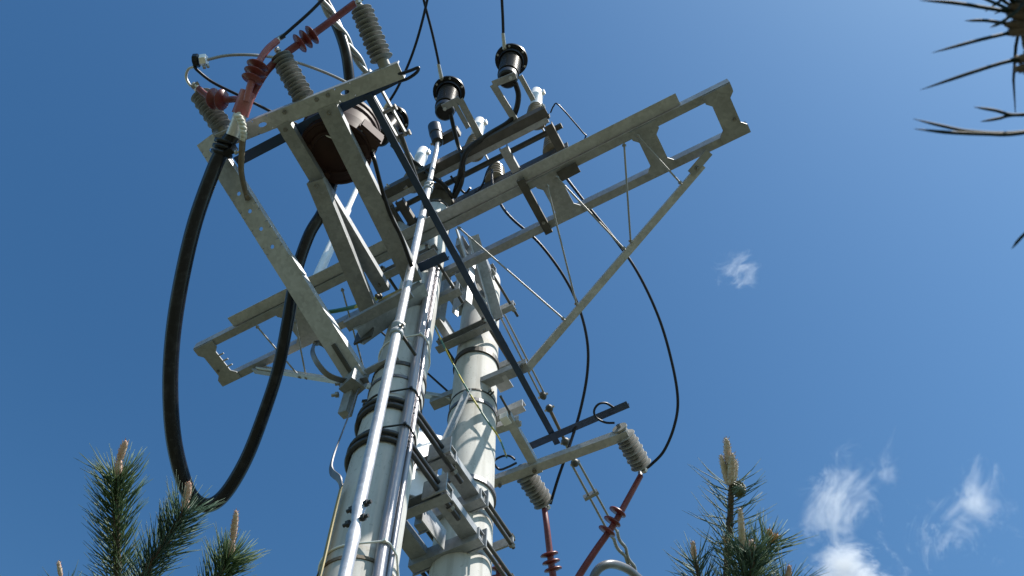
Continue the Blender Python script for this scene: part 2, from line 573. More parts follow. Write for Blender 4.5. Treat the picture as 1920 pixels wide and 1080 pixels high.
# ------------------------------------------------------------------ lower bracket between the poles
def lower_bracket():
    for zz, lab in ((5.10, 'upper'), (4.82, 'lower')):
        t = thing('pole_bracket', lab + ' dull steel bracket frame clamping the two poles together low down', 'bracket', (0, 0.35, zz), 'brackets tying the poles')
        for sx in (-1, 1):
            x = sx * 0.135
            MB().beam((x, 0.235, zz), (x, 0.60, zz), CH(0.085, 0.045, 0.006), (0, 0, 1)).build('side_channel', 'galv_dull', t)
            for yy, ln in ((0.235, -1), (0.60, 1)):
                MB().box((x, yy + ln * 0.004, zz + 0.02), (0.008, 0.125, 0.12), d=(0, 1, 0)).build('end_plate', 'galv_dull', t)
            # twin threaded rods running on to the far pole
            for dz in (-0.004, 0.05):
                rr = rad2(zz) + 0.02
                m = MB()
                m.cyl((sx * rr, 0.56, zz + dz), (sx * rr, 0.93, zz + dz), 0.0105, None, 10)
                m.build('threaded_rod', 'dark_steel', t)
                n = MB()
                n.hexa((sx * rr, 0.895, zz + dz), (sx * rr, 0.913, zz + dz), 0.019)
                n.build('nut', 'bolt_steel', t)
        MB().beam((-0.19, 0.30, zz), (0.19, 0.30, zz), CH(0.075, 0.05, 0.006), (0, -1, 0)).build('cross_channel', 'galv_dull', t)
        MB().beam((-0.19, 0.545, zz), (0.19, 0.545, zz), CH(0.075, 0.05, 0.006), (0, 1, 0)).build('cross_channel', 'galv_dull', t)
        MB().box((0, 0.90, zz + 0.02), (0.36, 0.06, 0.012), (0, 1, 0)).build('back_plate', 'galv_dull', t)
        MB().box((0.02, 0.42, zz + 0.01), (0.2, 0.006, 0.13), d=(0, 1, 0)).build('gusset', 'galv', t)
lower_bracket()
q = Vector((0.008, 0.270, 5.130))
t = thing('sunlit_plate', 'sheet plate coloured sunlit white, standing between the two poles at the lower bracket', 'plate', q)
MB().box(q, (0.008, 0.17, 0.50), d=(0.72, -0.69, 0)).build('sheet', 'alu_cap', t)  # steel gusset in sun: the sunlit white is put into its colour
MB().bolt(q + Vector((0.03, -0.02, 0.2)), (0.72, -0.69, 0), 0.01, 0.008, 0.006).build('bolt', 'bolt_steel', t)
t = thing('sheet_bracket', 'slim pale steel angle slanting across the far pole front', 'bracket', (-0.035, 0.564, 5.645))
MB().beam((0.079, 0.553, 6.080), (-0.030, 0.537, 5.644), ANG(0.045, 0.03, 0.004), (0.5, -0.8, 0.1)).build('angle', 'galv', t)

# ------------------------------------------------------------------ upper bracket joining the pole heads
def upper_bracket():
    t = thing('head_bracket', 'blue-grey steel channels joining the two pole heads below the cross-arm', 'bracket', (0, 0.35, 7.0))
    for x, z0, z1 in ((-0.12, 6.95, 6.95), (0.13, 6.95, 6.95)):
        MB().beam((x, 0.16, z0), (x, 0.60, z1), CH(0.12, 0.05, 0.006), (1 if x > 0 else -1, 0, 0)).build('side_channel', 'galv', t)
    MB().beam((0.10, 0.16, 7.45), (0.10, 0.66, 7.45), CH(0.14, 0.05, 0.006), (1, 0, 0)).build('side_channel', 'galv_dull', t)
    MB().beam((-0.10, 0.16, 7.45), (-0.10, 0.66, 7.45), CH(0.14, 0.05, 0.006), (-1, 0, 0)).build('side_channel', 'galv_dull', t)
    # tall upright plates rising between the heads
    MB().beam((0.115, 0.27, 6.66), (0.115, 0.27, 7.55), CH(0.13, 0.05, 0.006), (0.3, 1, 0)).build('upright_channel', 'galv', t)
    MB().beam((-0.10, 0.30, 6.66), (-0.10, 0.30, 7.40), CH(0.13, 0.05, 0.006), (0.3, 1, 0)).build('upright_channel', 'galv_dull', t)
    MB().beam((0.195, 0.034, 7.300), (0.143, 0.512, 6.950), BOX(0.10, 0.010), (1, 0.2, 0)).build('web_plate', 'galv', t)
    MB().beam((0.228, 0.135, 7.350), (0.177, 0.599, 6.950), ANG(0.07, 0.07, 0.006), (1, 0.2, 0)).build('upright_angle', 'galv', t)
    MB().beam((0.243, 0.216, 7.450), (0.164, 0.590, 7.600), BOX(0.06, 0.012), (1, 0.2, 0)).build('upright_angle', 'galv_dull', t)
    for zz, lab in ((6.80, 'lower'), (7.62, 'upper')):
        c = thing('pole_clamp', lab + ' dark steel clamp gripping the head of the far pole', 'clamp', (0, Y2, zz), 'clamps on the far pole head')
        rr = rad2(zz)
        MB().beam((-0.21, Y2 - rr - 0.006, zz), (0.20, Y2 - rr - 0.006, zz), CH(0.09, 0.055, 0.007), (0, -1, 0)).build('front_channel', 'galv_dull', c)
        MB().beam((-0.19, Y2 + rr + 0.006, zz), (0.19, Y2 + rr + 0.006, zz), CH(0.07, 0.045, 0.007), (0, 1, 0)).build('back_channel', 'galv_dull', c)
        for sx in (-1, 1):
            MB().cyl((sx * 0.165, Y2 - rr - 0.09, zz), (sx * 0.165, Y2 + rr + 0.13, zz), 0.011, None, 10).build('threaded_rod', 'dark_steel', c)
            for yy in (Y2 - rr - 0.082, Y2 + rr + 0.058):
                MB().hexa((sx * 0.165, yy, zz), (sx * 0.165, yy + 0.018, zz), 0.02).build('nut', 'bolt_steel', c)
    c = thing('pole_clamp', 'steel clamp on the nearer pole behind the slanting blue bar', 'clamp', (0, 0, 6.62), 'clamps on the nearer pole head')
    rr = rad1(6.62)
    MB().beam((-0.20, -rr - 0.006, 6.62), (0.20, -rr - 0.006, 6.62), CH(0.07, 0.05, 0.007), (0, -1, 0)).build('front_channel', 'galv_dull', c)
    MB().beam((-0.20, rr + 0.006, 6.62), (0.20, rr + 0.006, 6.62), CH(0.07, 0.05, 0.007), (0, 1, 0)).build('back_channel', 'galv_dull', c)
    for sx in (-1, 1):
        MB().cyl((sx * 0.16, -rr - 0.09, 6.62), (sx * 0.16, rr + 0.12, 6.62), 0.010, None, 10).build('threaded_rod', 'dark_steel', c)
        MB().hexa((sx * 0.16, -rr - 0.078, 6.62), (sx * 0.16, -rr - 0.06, 6.62), 0.019).build('nut', 'bolt_steel', c)
upper_bracket()

# ------------------------------------------------------------------ ladder cross-arm
ZL = 6.93
def crossarm():
    global ARM
    t = thing('ladder_crossarm', 'long galvanised ladder-type cross-arm of two channels joined by flat rungs', 'cross-arm', (0, 0, ZL))
    ARM = t
    x0, x1 = -1.75, 2.19
    m = MB()
    m.beam((x0, -0.174 + 0.026, ZL), (x1, -0.174 + 0.026, ZL), CH(0.052, 0.075, 0.007), (0, 0, 1))
    m.build('chord_channel', 'galv_dull', t)
    m = MB()
    m.beam((x0, 0.174 - 0.026, ZL), (x1, 0.174 - 0.026, ZL), CH(0.052, 0.075, 0.007), (0, 0, 1))
    m.build('chord_channel', 'galv_dull', t)
    for x, w in ((2.10, 0.115), (1.62, 0.115), (0.97, 0.13), (-0.98, 0.16), (-1.67, 0.10)):
        m = MB()
        z0 = ZL - 0.010
        y = 0.169
        f = 0.03
        pts = [(-w / 2 - f, -y), (w / 2 + f, -y), (w / 2 + f, -y + 0.055), (w / 2, -y + 0.055 + f), (w / 2, y - 0.055 - f), (w / 2 + f, y - 0.055), (w / 2 + f, y), (-w / 2 - f, y), (-w / 2 - f, y - 0.055), (-w / 2, y - 0.055 - f), (-w / 2, -y + 0.055 + f), (-w / 2 - f, -y + 0.055)]
        if x > 2:
            pts = [(min(p[0], 0.088), p[1]) for p in pts]
        if x < -1.6:
            pts = [(max(p[0], -0.078), p[1]) for p in pts]
        n = len(pts)
        vs = [(x + p[0], p[1], z0) for p in pts] + [(x + p[0], p[1], z0 + 0.008) for p in pts]
        m.add(vs, [list(range(n))[::-1], list(range(n, 2 * n))] + [[i, (i + 1) % n, n + (i + 1) % n, n + i] for i in range(n)])
        m.build('rung_plate', 'galv_dull', t)
    for x in (2.17, 1.86, 1.70, -1.55, -1.35, 2.0):
        m = MB()
        m.bolt((x, -0.150, ZL + 0.076), (0, 0, 1), 0.013, 0.012, 0.025)
        m.build('bolt', 'bolt_steel', t)
    for x in (2.13, -1.7):
        MB().bolt((x, 0.05, ZL - 0.010), (0, 0, -1), 0.012, 0.01, 0.008).build('bolt', 'bolt_steel', t)
    # three little lugs shaped to stand for sunlit slots inside the left end
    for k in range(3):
        MB().box((-1.605, -0.05 + k * 0.05, ZL - 0.006), (0.05, 0.010, 0.005)).build('sunlit_slot_lug', 'galv', t)
    MB().beam((-1.41, -0.178, ZL + 0.02), (1.88, -0.178, ZL + 0.02), [(0, 0), (0.075, 0), (0.075, 0.006), (0.006, 0.006), (0.006, 0.08), (0, 0.08)], (0, 0, 1)).build('stiffening_angle', 'galv', t)
crossarm()

# ------------------------------------------------------------------ braces of the cross-arm and their thin stay rods
BR_A, BR_B = Vector((1.917, 0.164, 6.905)), Vector((0.376, 0.655, 6.270))
BL_A, BL_B = Vector((-1.440, 0.177, 6.900)), Vector((-0.13, Y2 - 0.05, 6.25))
m = MB().beam(BR_A + (BR_B - BR_A) * 0.05, BR_B, ANG(0.045, 0.045, 0.006), (0.35, 0.1, 1)).build('brace', 'galv', ARM)
m['label'] = 'long grey brace slanting from the right cross-arm end down to the far pole'
MB().beam(BR_A, lerp(BR_A, BR_B, 0.10), BOX(0.05, 0.010), (0.35, 0.1, 1)).build('end_tab', 'galv_dull', m)
MB().bolt(lerp(BR_A, BR_B, 0.07), (0.2, 0.3, -1), 0.014, 0.012, 0.012).build('bolt', 'bolt_steel', m)
m = MB().beam(BL_A, BL_B, ANG(0.05, 0.05, 0.006), (-0.35, -0.4, 1)).build('brace', 'galv', ARM)
m['label'] = 'pale brace running from the left cross-arm end behind the nearer pole'
MB().beam(lerp(BL_A, BL_B, -0.03), lerp(BL_A, BL_B, 0.08), BOX(0.05, 0.012), (-0.35, -0.4, 1)).build('end_tab', 'galv_dull', m)
t = thing('brace_clamp', 'bright steel clamp arm at the far pole holding the brace foot', 'clamp', (0, Y2, 6.25))
rr = rad2(6.25)
MB().beam((-0.25, Y2 - rr * 0.6, 6.245), tuple(BR_B + Vector((0.03, 0.0, -0.01))), CH(0.065, 0.05, 0.006), (0, 0, 1)).build('front_channel', 'galv_dull', t)
MB().beam((-0.22, Y2 + rr + 0.004, 6.245), (0.26, Y2 + rr + 0.004, 6.245), CH(0.065, 0.05, 0.006), (0, 1, 0)).build('back_channel', 'galv', t)
MB().box((0.215, Y2 - 0.02, 6.26), (0.09, 0.10, 0.008), d=(1, 0, 0)).build('end_plate', 'galv', t)
MB().bolt(BR_B + Vector((0.0, -0.02, 0.0)), (0.4, -0.3, -0.6), 0.015, 0.014, 0.02).build('bolt', 'bolt_steel', t)

def rod(label, a, b, r=0.006, m='steel_wire'):
    a, b = V3(a), V3(b)
    q_ = MB().cyl(a, b, r, None, 8).build('stay_rod', m, ARM)
    q_['label'] = label
    for q, d in ((a, (b - a)), (b, (a - b))):
        d = d.normalized()
        MB().hexa(q + d * 0.008, q + d * 0.022, r * 2.1).build('nut', 'bolt_steel', q_)
rod('thin stay rod nearest the right end of the cross-arm', (1.569, -0.150, 6.894), lerp(BR_A, BR_B, 0.15))
rod('thin stay rod dropping nearly straight from the cross-arm to mid-brace', (1.483, -0.150, 6.853), lerp(BR_A, BR_B, 0.425))
rod('thin stay rod from the middle rung slanting right onto the brace', (1.023, -0.150, 6.866), lerp(BR_A, BR_B, 0.455))
rod('thin dark stay rod from the middle rung straight down to the brace foot', (0.959, -0.150, 6.807), lerp(BR_A, BR_B, 0.715))
rod('pale thin stay rod slanting from the pole top to the brace foot', (0.314, -0.126, 6.900), lerp(BR_A, BR_B, 0.78))
rod('short thin stay rod crossing the gap near the left cross-arm end', (-1.216, -0.150, 6.853), lerp(BL_A, BL_B, 0.24))
rod('thin stay rod behind the thick black cable on the left cross-arm', (-0.909, -0.100, 6.748), lerp(BL_A, BL_B, 0.27))
rod('long thin dark stay rod on the left side reaching down beside the nearer pole', (-0.516, -0.150, 6.760), lerp(BL_A, BL_B, 0.60))
rod('short dark stay rod between the poles behind the conduits', (-0.553, 0.183, 6.900), (-0.106, 0.650, 6.280), 0.007, 'black_wire')
# loose bar under the ladder
t = MB().beam((0.810, -0.215, 6.905), (0.807, 0.191, 6.905), CH(0.05, 0.03, 0.006), (0, 0, 1)).build('cross_bar', 'dark_steel', ARM)
MB().bolt((0.810, 0.105, 6.905), (0, 0, -1), 0.012, 0.01, 0.01).build('bolt', 'bolt_steel', t)
MB().beam((1.032, -0.119, 6.912), (1.166, -0.123, 6.912), BOX(0.07, 0.008), (0, 0, 1)).build('hanging_plate', 'dark_steel', ARM)

# ------------------------------------------------------------------ near arrester frame
ZF = 6.2
STA, STB = Vector((-0.433, -1.424, 6.190)), Vector((-0.148, -0.154, 5.404))
def near_frame():
    # long strut from the nearer pole out to the frame's left corner
    FR = thing('arrester_frame', 'steel frame jutting left from the nearer pole, carrying cable end and grey arresters', 'support frame', STB)
    d = (STB - STA)
    L = d.length
    w = 0.105
    upv = Vector((-0.15, 0.35, 1)).normalized()
    s, u, dd = frame(d, upv)
    m = MB()
    m.holed(STA, STB, w, 0.007, [(L * k, 0.0, 0.011, 0.011) for k in (0.045, 0.235, 0.31, 0.385, 0.46)], upv)
    t = m.build('strut', 'galv', FR)
    t['label'] = 'long pale channel with bolt holes slanting from pole to cable end'
    m = MB()
    m.beam(STA + s * (w / 2 - 0.004) + u * 0.0035, STB + s * (w / 2 - 0.004) + u * 0.0035, [(-0.004, 0), (0.004, 0), (0.004, 0.055), (-0.004, 0.055)], upv)
    m.build('flange', 'galv', t)
    m = MB()
    m.beam(STA - s * (w / 2 - 0.004) + u * 0.0035, STB - s * (w / 2 - 0.004) + u * 0.0035, [(-0.004, 0), (0.004, 0), (0.004, 0.055), (-0.004, 0.055)], upv)
    m.build('flange', 'galv', t)
    m = MB()
    m.beam(lerp(STA, STB, 0.52) + s * (w / 2 + 0.002) + u * 0.02, lerp(STA, STB, 0.60) + s * (w / 2 + 0.002) + u * 0.02, BOX(0.012, 0.05), upv)
    m.build('lug', 'galv', t)
    q = lerp(STA, STB, 0.86)
    m = MB()
    m.beam(q - u * 0.012, q - u * 0.012 + dd * 0.17, BOX(0.02, 0.016), upv)
    m.build('clip', 'dark_steel', t)
    c = MB().box(STB + Vector((-0.01, 0.0, 0.0)), (0.09, 0.10, 0.15), d=(0.3, 1, 0)).build('strut_bracket', 'galv_dull', FR)
    MB().beam(STB + Vector((-0.03, 0.02, -0.03)), STB + Vector((-0.06, 0.05, -0.20)), BOX(0.05, 0.05), (0, 1, 0)).build('arm', 'galv_dull', c)
    for k in (-1, 1):
        MB().bolt(STB + Vector((-0.07, -0.02, k * 0.05 - 0.06)), (-1, -0.3, 0), 0.016, 0.014, 0.02).build('bolt', 'bolt_steel', c)
    MB().beam((-0.145, -0.150, 5.441), (0.067, -0.134, 5.492), BOX(0.035, 0.012), (0, 0, 1)).build('tie_bar', 'galv', c)
    # cross-bar carrying the arresters
    A, B = Vector((-0.412, -1.383, 6.200)), Vector((0.669, -1.251, 6.200))
    L = (B - A).length
    m = MB()
    m.holed(A, B, 0.085, 0.007, [(L * 0.27, 0, 0.024, 0.012), (L * 0.71, 0, 0.024, 0.012)], (0, 0, 1))
    t = m.build('cross_bar', 'galv', FR)
    t['label'] = 'horizontal bar with slotted holes'
    s, u, dd = frame(B - A, (0, 0, 1))
    for k in (-1, 1):
        m = MB()
        m.beam(A + s * k * 0.039 + u * 0.0035, B + s * k * 0.039 + u * 0.0035, [(-0.0035, 0), (0.0035, 0), (0.0035, 0.045), (-0.0035, 0.045)], (0, 0, 1))
        m.build('flange', 'galv', t)
    for f_ in (0.40, 0.57, 0.63, 0.06):
        MB().bolt(lerp(A, B, f_) - u * 0.004 + s * 0.02, -u, 0.012, 0.010, 0.012).build('bolt', 'bolt_steel', t)
    # arms reaching back to the pole
    def arm(lab, a, b, prof, m, upv=(0, 0, 1), extra=None):
        t = MB().beam(a, b, prof, upv).build('support_arm', m, FR)
        t['label'] = lab
        a_, b_ = V3(a), V3(b)
        for f_ in (0.03, 0.95):
            MB().bolt(lerp(a_, b_, f_) - Vector((0, 0, 0.006)), (0, 0, -1), 0.012, 0.01, 0.014).build('bolt', 'bolt_steel', t)
        return t
    arm('wide dark channel arm passing right under the brown transformer', (0.232, -1.273, 6.190), (0.107, -0.186, 6.190), CH(0.105, 0.05, 0.007), 'galv_dull')
    arm('narrow channel arm at the left rim of the brown transformer', (-0.021, -1.304, 6.190), (-0.073, -0.212, 6.190), CH(0.075, 0.05, 0.006), 'galv_dull')
    arm('broad short steel arm below and left of the brown transformer', (-0.023, -0.974, 6.120), (-0.176, -0.143, 6.060), CH(0.095, 0.05, 0.006), 'galv_dull')
    # beam clamped on the pole face
    t = MB().beam((-0.175, -0.187, 5.798), (0.160, -0.120, 6.157), CH(0.10, 0.06, 0.007), (0, 0, 1)).build('pole_beam', 'galv_dull', FR)
    MB().beam((-0.226, -0.260, 5.844), (0.164, -0.251, 5.907), BOX(0.06, 0.03), (0, 0, 1)).build('cross_channel', 'galv_dull', t)
    MB().box((-0.165, -0.175, 5.833), (0.11, 0.012, 0.12), (0, 0, 1)).build('end_plate', 'dark_steel', t)
    MB().box((0.046, -0.256, 5.931), (0.14, 0.05, 0.035), (0, 0, 1)).build('saddle', 'strap_yellow', t)
    for q in ((-0.095, -0.220, 5.928), (0.061, -0.232, 5.957), (-0.004, -0.300, 5.926), (0.083, -0.193, 6.004)):
        MB().bolt(q, (0, -0.6, -0.8), 0.018, 0.015, 0.03).build('bolt', 'dark_steel', t)
near_frame()

# ------------------------------------------------------------------ blue painted earthing bars
def blue(lab, a, b, w=0.055, h=0.045, prof=None, cat='bar'):
    t = thing('earthing_bar', lab, cat, lerp(a, b, 0.5), 'dark blue earthing bars')
    MB().beam(a, b, prof or ANG(w, h, 0.006), (0, 0, 1)).build('bar', 'blue_paint', t)
    return t
ZB = 6.26
t = blue('dark blue angle bar parallel to the slotted bar behind the cable terminal', (-0.397, -1.206, 6.270), (0.609, -1.189, 6.270))
t = blue('very long dark blue bar slanting across the whole tower past both poles', (0.418, -1.219, 6.250), (0.297, 1.224, 6.220), 0.040, 0.030)
for f_ in (0.22, 0.45, 0.62):
    MB().bolt(lerp((0.418, -1.219, 6.250), (0.297, 1.224, 6.220), f_) - Vector((0.03, 0, 0.0)), (-1, 0, -0.3), 0.012, 0.012, 0.012).build('bolt', 'bolt_steel', t)
t = blue('dark blue bar on the far side beside the right-hand grey arresters', (0.112, 1.179, 6.210), (0.836, 1.177, 6.210), 0.05, 0.04)
t = blue('short dark blue bar tying the long blue bar to the nearer pole', (0.075, -0.192, 6.280), (0.332, -0.183, 6.280), 0.055, 0.04)

# ------------------------------------------------------------------ brown voltage transformer
def transformer():
    c = Vector((0.118, -1.050, 6.420))
    d = Vector((0.06, -0.16, 1)).normalized()
    t = thing('voltage_transformer', 'dark brown cast-resin drum transformer resting on the steel arms', 'transformer', c)
    b = c - d * 0.16
    rr = 0.205
    prof = [(0.012, rr * 0.30), (0.012, rr * 0.55), (0.0, rr * 0.58), (0.0, rr * 0.66), (0.012, rr * 0.69), (0.012, rr * 0.86), (0.002, rr * 0.90), (0.004, rr * 0.95), (0.05, rr * 0.97), (0.10, rr), (0.19, rr), (0.20, rr * 1.05), (0.225, rr * 1.05), (0.235, rr * 0.99), (0.25, rr * 0.99), (0.26, rr * 1.05), (0.285, rr * 1.05), (0.295, rr * 0.97), (0.33, rr * 0.86), (0.36, rr * 0.55)]
    MB().lathe(b, b + d, prof, 40, True, True, True).build('body', 'brown_resin', t)
    MB().lathe(b + d * 0.36, b + d, [(0, 0.07), (0.02, 0.09), (0.04, 0.06), (0.06, 0.09), (0.08, 0.055), (0.10, 0.085), (0.12, 0.05), (0.18, 0.03)], 24).build('bushing', 'brown_resin', t)
    q = Vector((0.268, -1.003, 6.330))
    e = Vector((0.93, -0.30, 0)).normalized()
    m = MB()
    m.box(q, (0.13, 0.15, 0.12), d=e)
    m.build('terminal_box', 'box_brown', t)
    m = MB()
    m.box(q + e * 0.07, (0.012, 0.135, 0.105), d=e)
    bx = m.build('box_lid', 'box_brown', t)
    for k in (-1, 1):
        MB().bolt(q + Vector((0.03, 0.06 * k, -0.06)), (0, 0, -1), 0.008, 0.008, 0.006).build('screw', 'bolt_steel', t)
    MB().hexa(q + Vector((-0.02, 0.075, -0.02)), q + Vector((-0.02, 0.11, -0.04)), 0.016).build('gland', 'alu_cap', t)
    a = Vector((0.104, -1.181, 6.280))
    MB().tube([a, a + Vector((0.02, 0.05, -0.02)), a + Vector((0.06, 0.09, -0.02)), a + Vector((0.10, 0.09, 0.0))], 0.005).build('lifting_eye', 'alu_cap', t)
    # feet on the arms
    for px in ((-0.10, -0.10), (0.14, -0.10), (-0.10, 0.08), (0.12, 0.08)):
        f_ = Vector((b.x + px[0], b.y + px[1], 0))
        MB().cyl((f_.x, f_.y, 6.235), (f_.x, f_.y, b.z + 0.06), 0.018, None, 10).build('foot', 'brown_resin', t)
transformer()
def wire(name, label, pts, r, m='black_wire', cat='wire', group=None, n=8, sub=8):
    mb = MB()
    mb.tube(pts, r, n, sub)
    return single(mb, name, m, label, cat, pts[0], group)
wire('secondary_cable', 'short black cable dropping from the brown transformer terminal box', [(0.275, -0.935, 6.300), (0.289, -0.904, 6.220), (0.257, -0.793, 6.200), (0.226, -0.687, 6.200), (0.209, -0.582, 6.180), (0.205, -0.473, 6.150), (0.182, -0.310, 6.100)], 0.012, 'black_rubber', 'cable')

# ------------------------------------------------------------------ surge arresters
def arrester(lab, base, tip, rbody, rshed, n, foot, grp):
    base, tip = V3(base), V3(tip)
    d = (tip - base).normalized()
    L = (tip - base).length
    t = thing('surge_arrester', lab, 'surge arrester', base, grp)
    prof = [(0.03, rbody)]
    p = (L - 0.07) / n
    for k in range(n):
        x = 0.035 + k * p
        rs = rshed * (1.0 if k % 2 == 0 else 0.90)
        prof += [(x, rbody), (x + p * 0.30, rbody * 1.02), (x + p * 0.60, rs * 0.985), (x + p * 0.66, rs), (x + p * 0.72, rs * 0.985), (x + p * 0.80, rbody * 1.05), (x + p * 0.98, rbody)]
    prof += [(L - 0.035, rbody), (L - 0.02, rbody * 0.8)]
    MB().lathe(base, tip, prof, 26, True, True, True).build('shed_stack', 'silicone_grey', t)
    MB().cyl(base, base + d * 0.04, rbody * 1.35, rbody * 1.35, 20).build('base_cap', 'silicone_grey', t)
    MB().cyl(base - d * 0.03, base, rbody * 0.5, None, 10).build('stud', 'bolt_steel', t)
    MB().cyl(base - d * 0.012, base - d * 0.001, rbody * 1.7, None, 20).build('insulating_bracket', 'silicone_grey', t)
    MB().cyl(tip - d * 0.02, tip + d * 0.012, rbody * 0.55, None, 12).build('top_stud', 'bolt_steel', t)
    MB().hexa(tip - d * 0.008, tip + d * 0.006, rbody * 0.8).build('nut', 'alu_wire', t)
    return t
GA = 'grey ribbed surge arresters'
arrester('grey ribbed arrester topmost in the picture at the slotted bar end', (0.593, -1.296, 6.250), (0.607, -1.623, 6.420), 0.023, 0.062, 12, None, GA)
arrester('grey ribbed arrester behind the middle red cable end', (0.130, -1.321, 6.250), (0.096, -1.616, 6.420), 0.023, 0.062, 12, None, GA)
arrester('grey ribbed arrester at far left behind the cable clamp', (-0.340, -1.387, 6.250), (-0.407, -1.644, 6.420), 0.023, 0.060, 11, None, GA)
GB = 'grey arresters on the far side'
arrester('grey ribbed arrester at the right end of the far cross-bar', (0.745, 1.203, 6.080), (0.757, 1.510, 6.020), 0.028, 0.068, 9, None, GB)
arrester('grey ribbed arrester hanging beside the far pole', (0.079, 1.198, 6.080), (0.100, 1.494, 6.020), 0.030, 0.070, 9, None, GB)

# ------------------------------------------------------------------ far arrester cross-bar
def far_frame():
    A, B = Vector((-0.187, 1.177, 6.030)), Vector((0.779, 1.232, 6.030))
    A = A + (A - B) * 0.25
    FR = thing('arrester_frame', 'pale steel frame on the far pole carrying two hanging grey arresters', 'support frame', lerp(A, B, 0.4))
    t = MB().beam(A, B, CH(0.062, 0.045, 0.006), (0, 0, 1)).build('cross_bar', 'galv', FR)
    MB().bolt(Vector((0.163, 1.198, 6.020)), (0, 0, -1), 0.015, 0.012, 0.01).build('bolt', 'tape_brown', t)
    MB().bolt(Vector((-0.077, 1.197, 6.020)), (0, 0, -1), 0.013, 0.012, 0.01).build('bolt', 'bolt_steel', t)
    MB().beam((0.189, 0.790, 6.050), (0.165, 1.253, 6.050), CH(0.055, 0.045, 0.006), (0, 0, 1)).build('support_arm', 'galv', FR)
    rr = rad2(6.05)
    MB().beam((-0.20, Y2 - 0.02 + rr, 6.059), (0.237, 0.870, 6.059), CH(0.05, 0.05, 0.006), (0, 0, 1)).build('clamp_arm', 'galv', FR)
    MB().band((0, Y2, 6.05), rr + 0.001, 0.03, 0.006).build('clamp_band', 'strap_steel', FR)
    MB().cyl((0.204, 0.679, 6.120), (0.207, 0.836, 6.080), 0.008, None, 8).build('threaded_rod', 'dark_steel', FR)
    MB().box((0.174, 0.803, 6.060), (0.05, 0.06, 0.05)).build('cap', 'alu_cap', FR)
far_frame()

# ------------------------------------------------------------------ thick black cable and its three-core termination
ZK = 6.2
single(MB().tube([(-0.262, -1.381, 6.121), (-0.319, -1.354, 6.073), (-0.408, -1.286, 5.976), (-0.578, -1.119, 5.781), (-0.767, -0.876, 5.549), (-0.904, -0.653, 5.371), (-0.993, -0.435, 5.208), (-1.045, -0.253, 5.114), (-1.065, -0.118, 5.071), (-1.040, -0.027, 5.082), (-0.961, -0.013, 5.140), (-0.816, -0.086, 5.252), (-0.654, -0.217, 5.395), (-0.523, -0.342, 5.528), (-0.405, -0.494, 5.691), (-0.296, -0.648, 5.876), (-0.186, -0.752, 6.039), (-0.096, -0.800, 6.172), (-0.018, -0.880, 6.339), (0.084, -1.000, 6.529), (0.187, -1.144, 6.730), (0.261, -1.328, 6.875), (0.282, -1.464, 6.986), (0.275, -1.602, 7.090), (0.254, -1.743, 7.193), (0.212, -2.084, 7.413)], 0.0375, 18, 8, taper=lambda s: 1.0 if s < 0.3 else (1.0 - 0.16 * min(1, (s - 0.3) / 0.2))), 'power_cable', 'black_rubber', 'thick glossy black cable hanging in a deep loop left of the poles', 'cable', (-1.065, -0.118, 5.071))

def sheds(m, a, d, n, pitch, r0, r1):
    prof = []
    for k in range(n):
        x = k * pitch
        prof += [(x, r0), (x + pitch * 0.25, r1 * 0.92), (x + pitch * 0.36, r1), (x + pitch * 0.5, r1 * 0.9), (x + pitch * 0.62, r0)]
    prof.append((n * pitch, r0))
    m.lathe(a, V3(a) + V3(d), prof, 24)
    return m

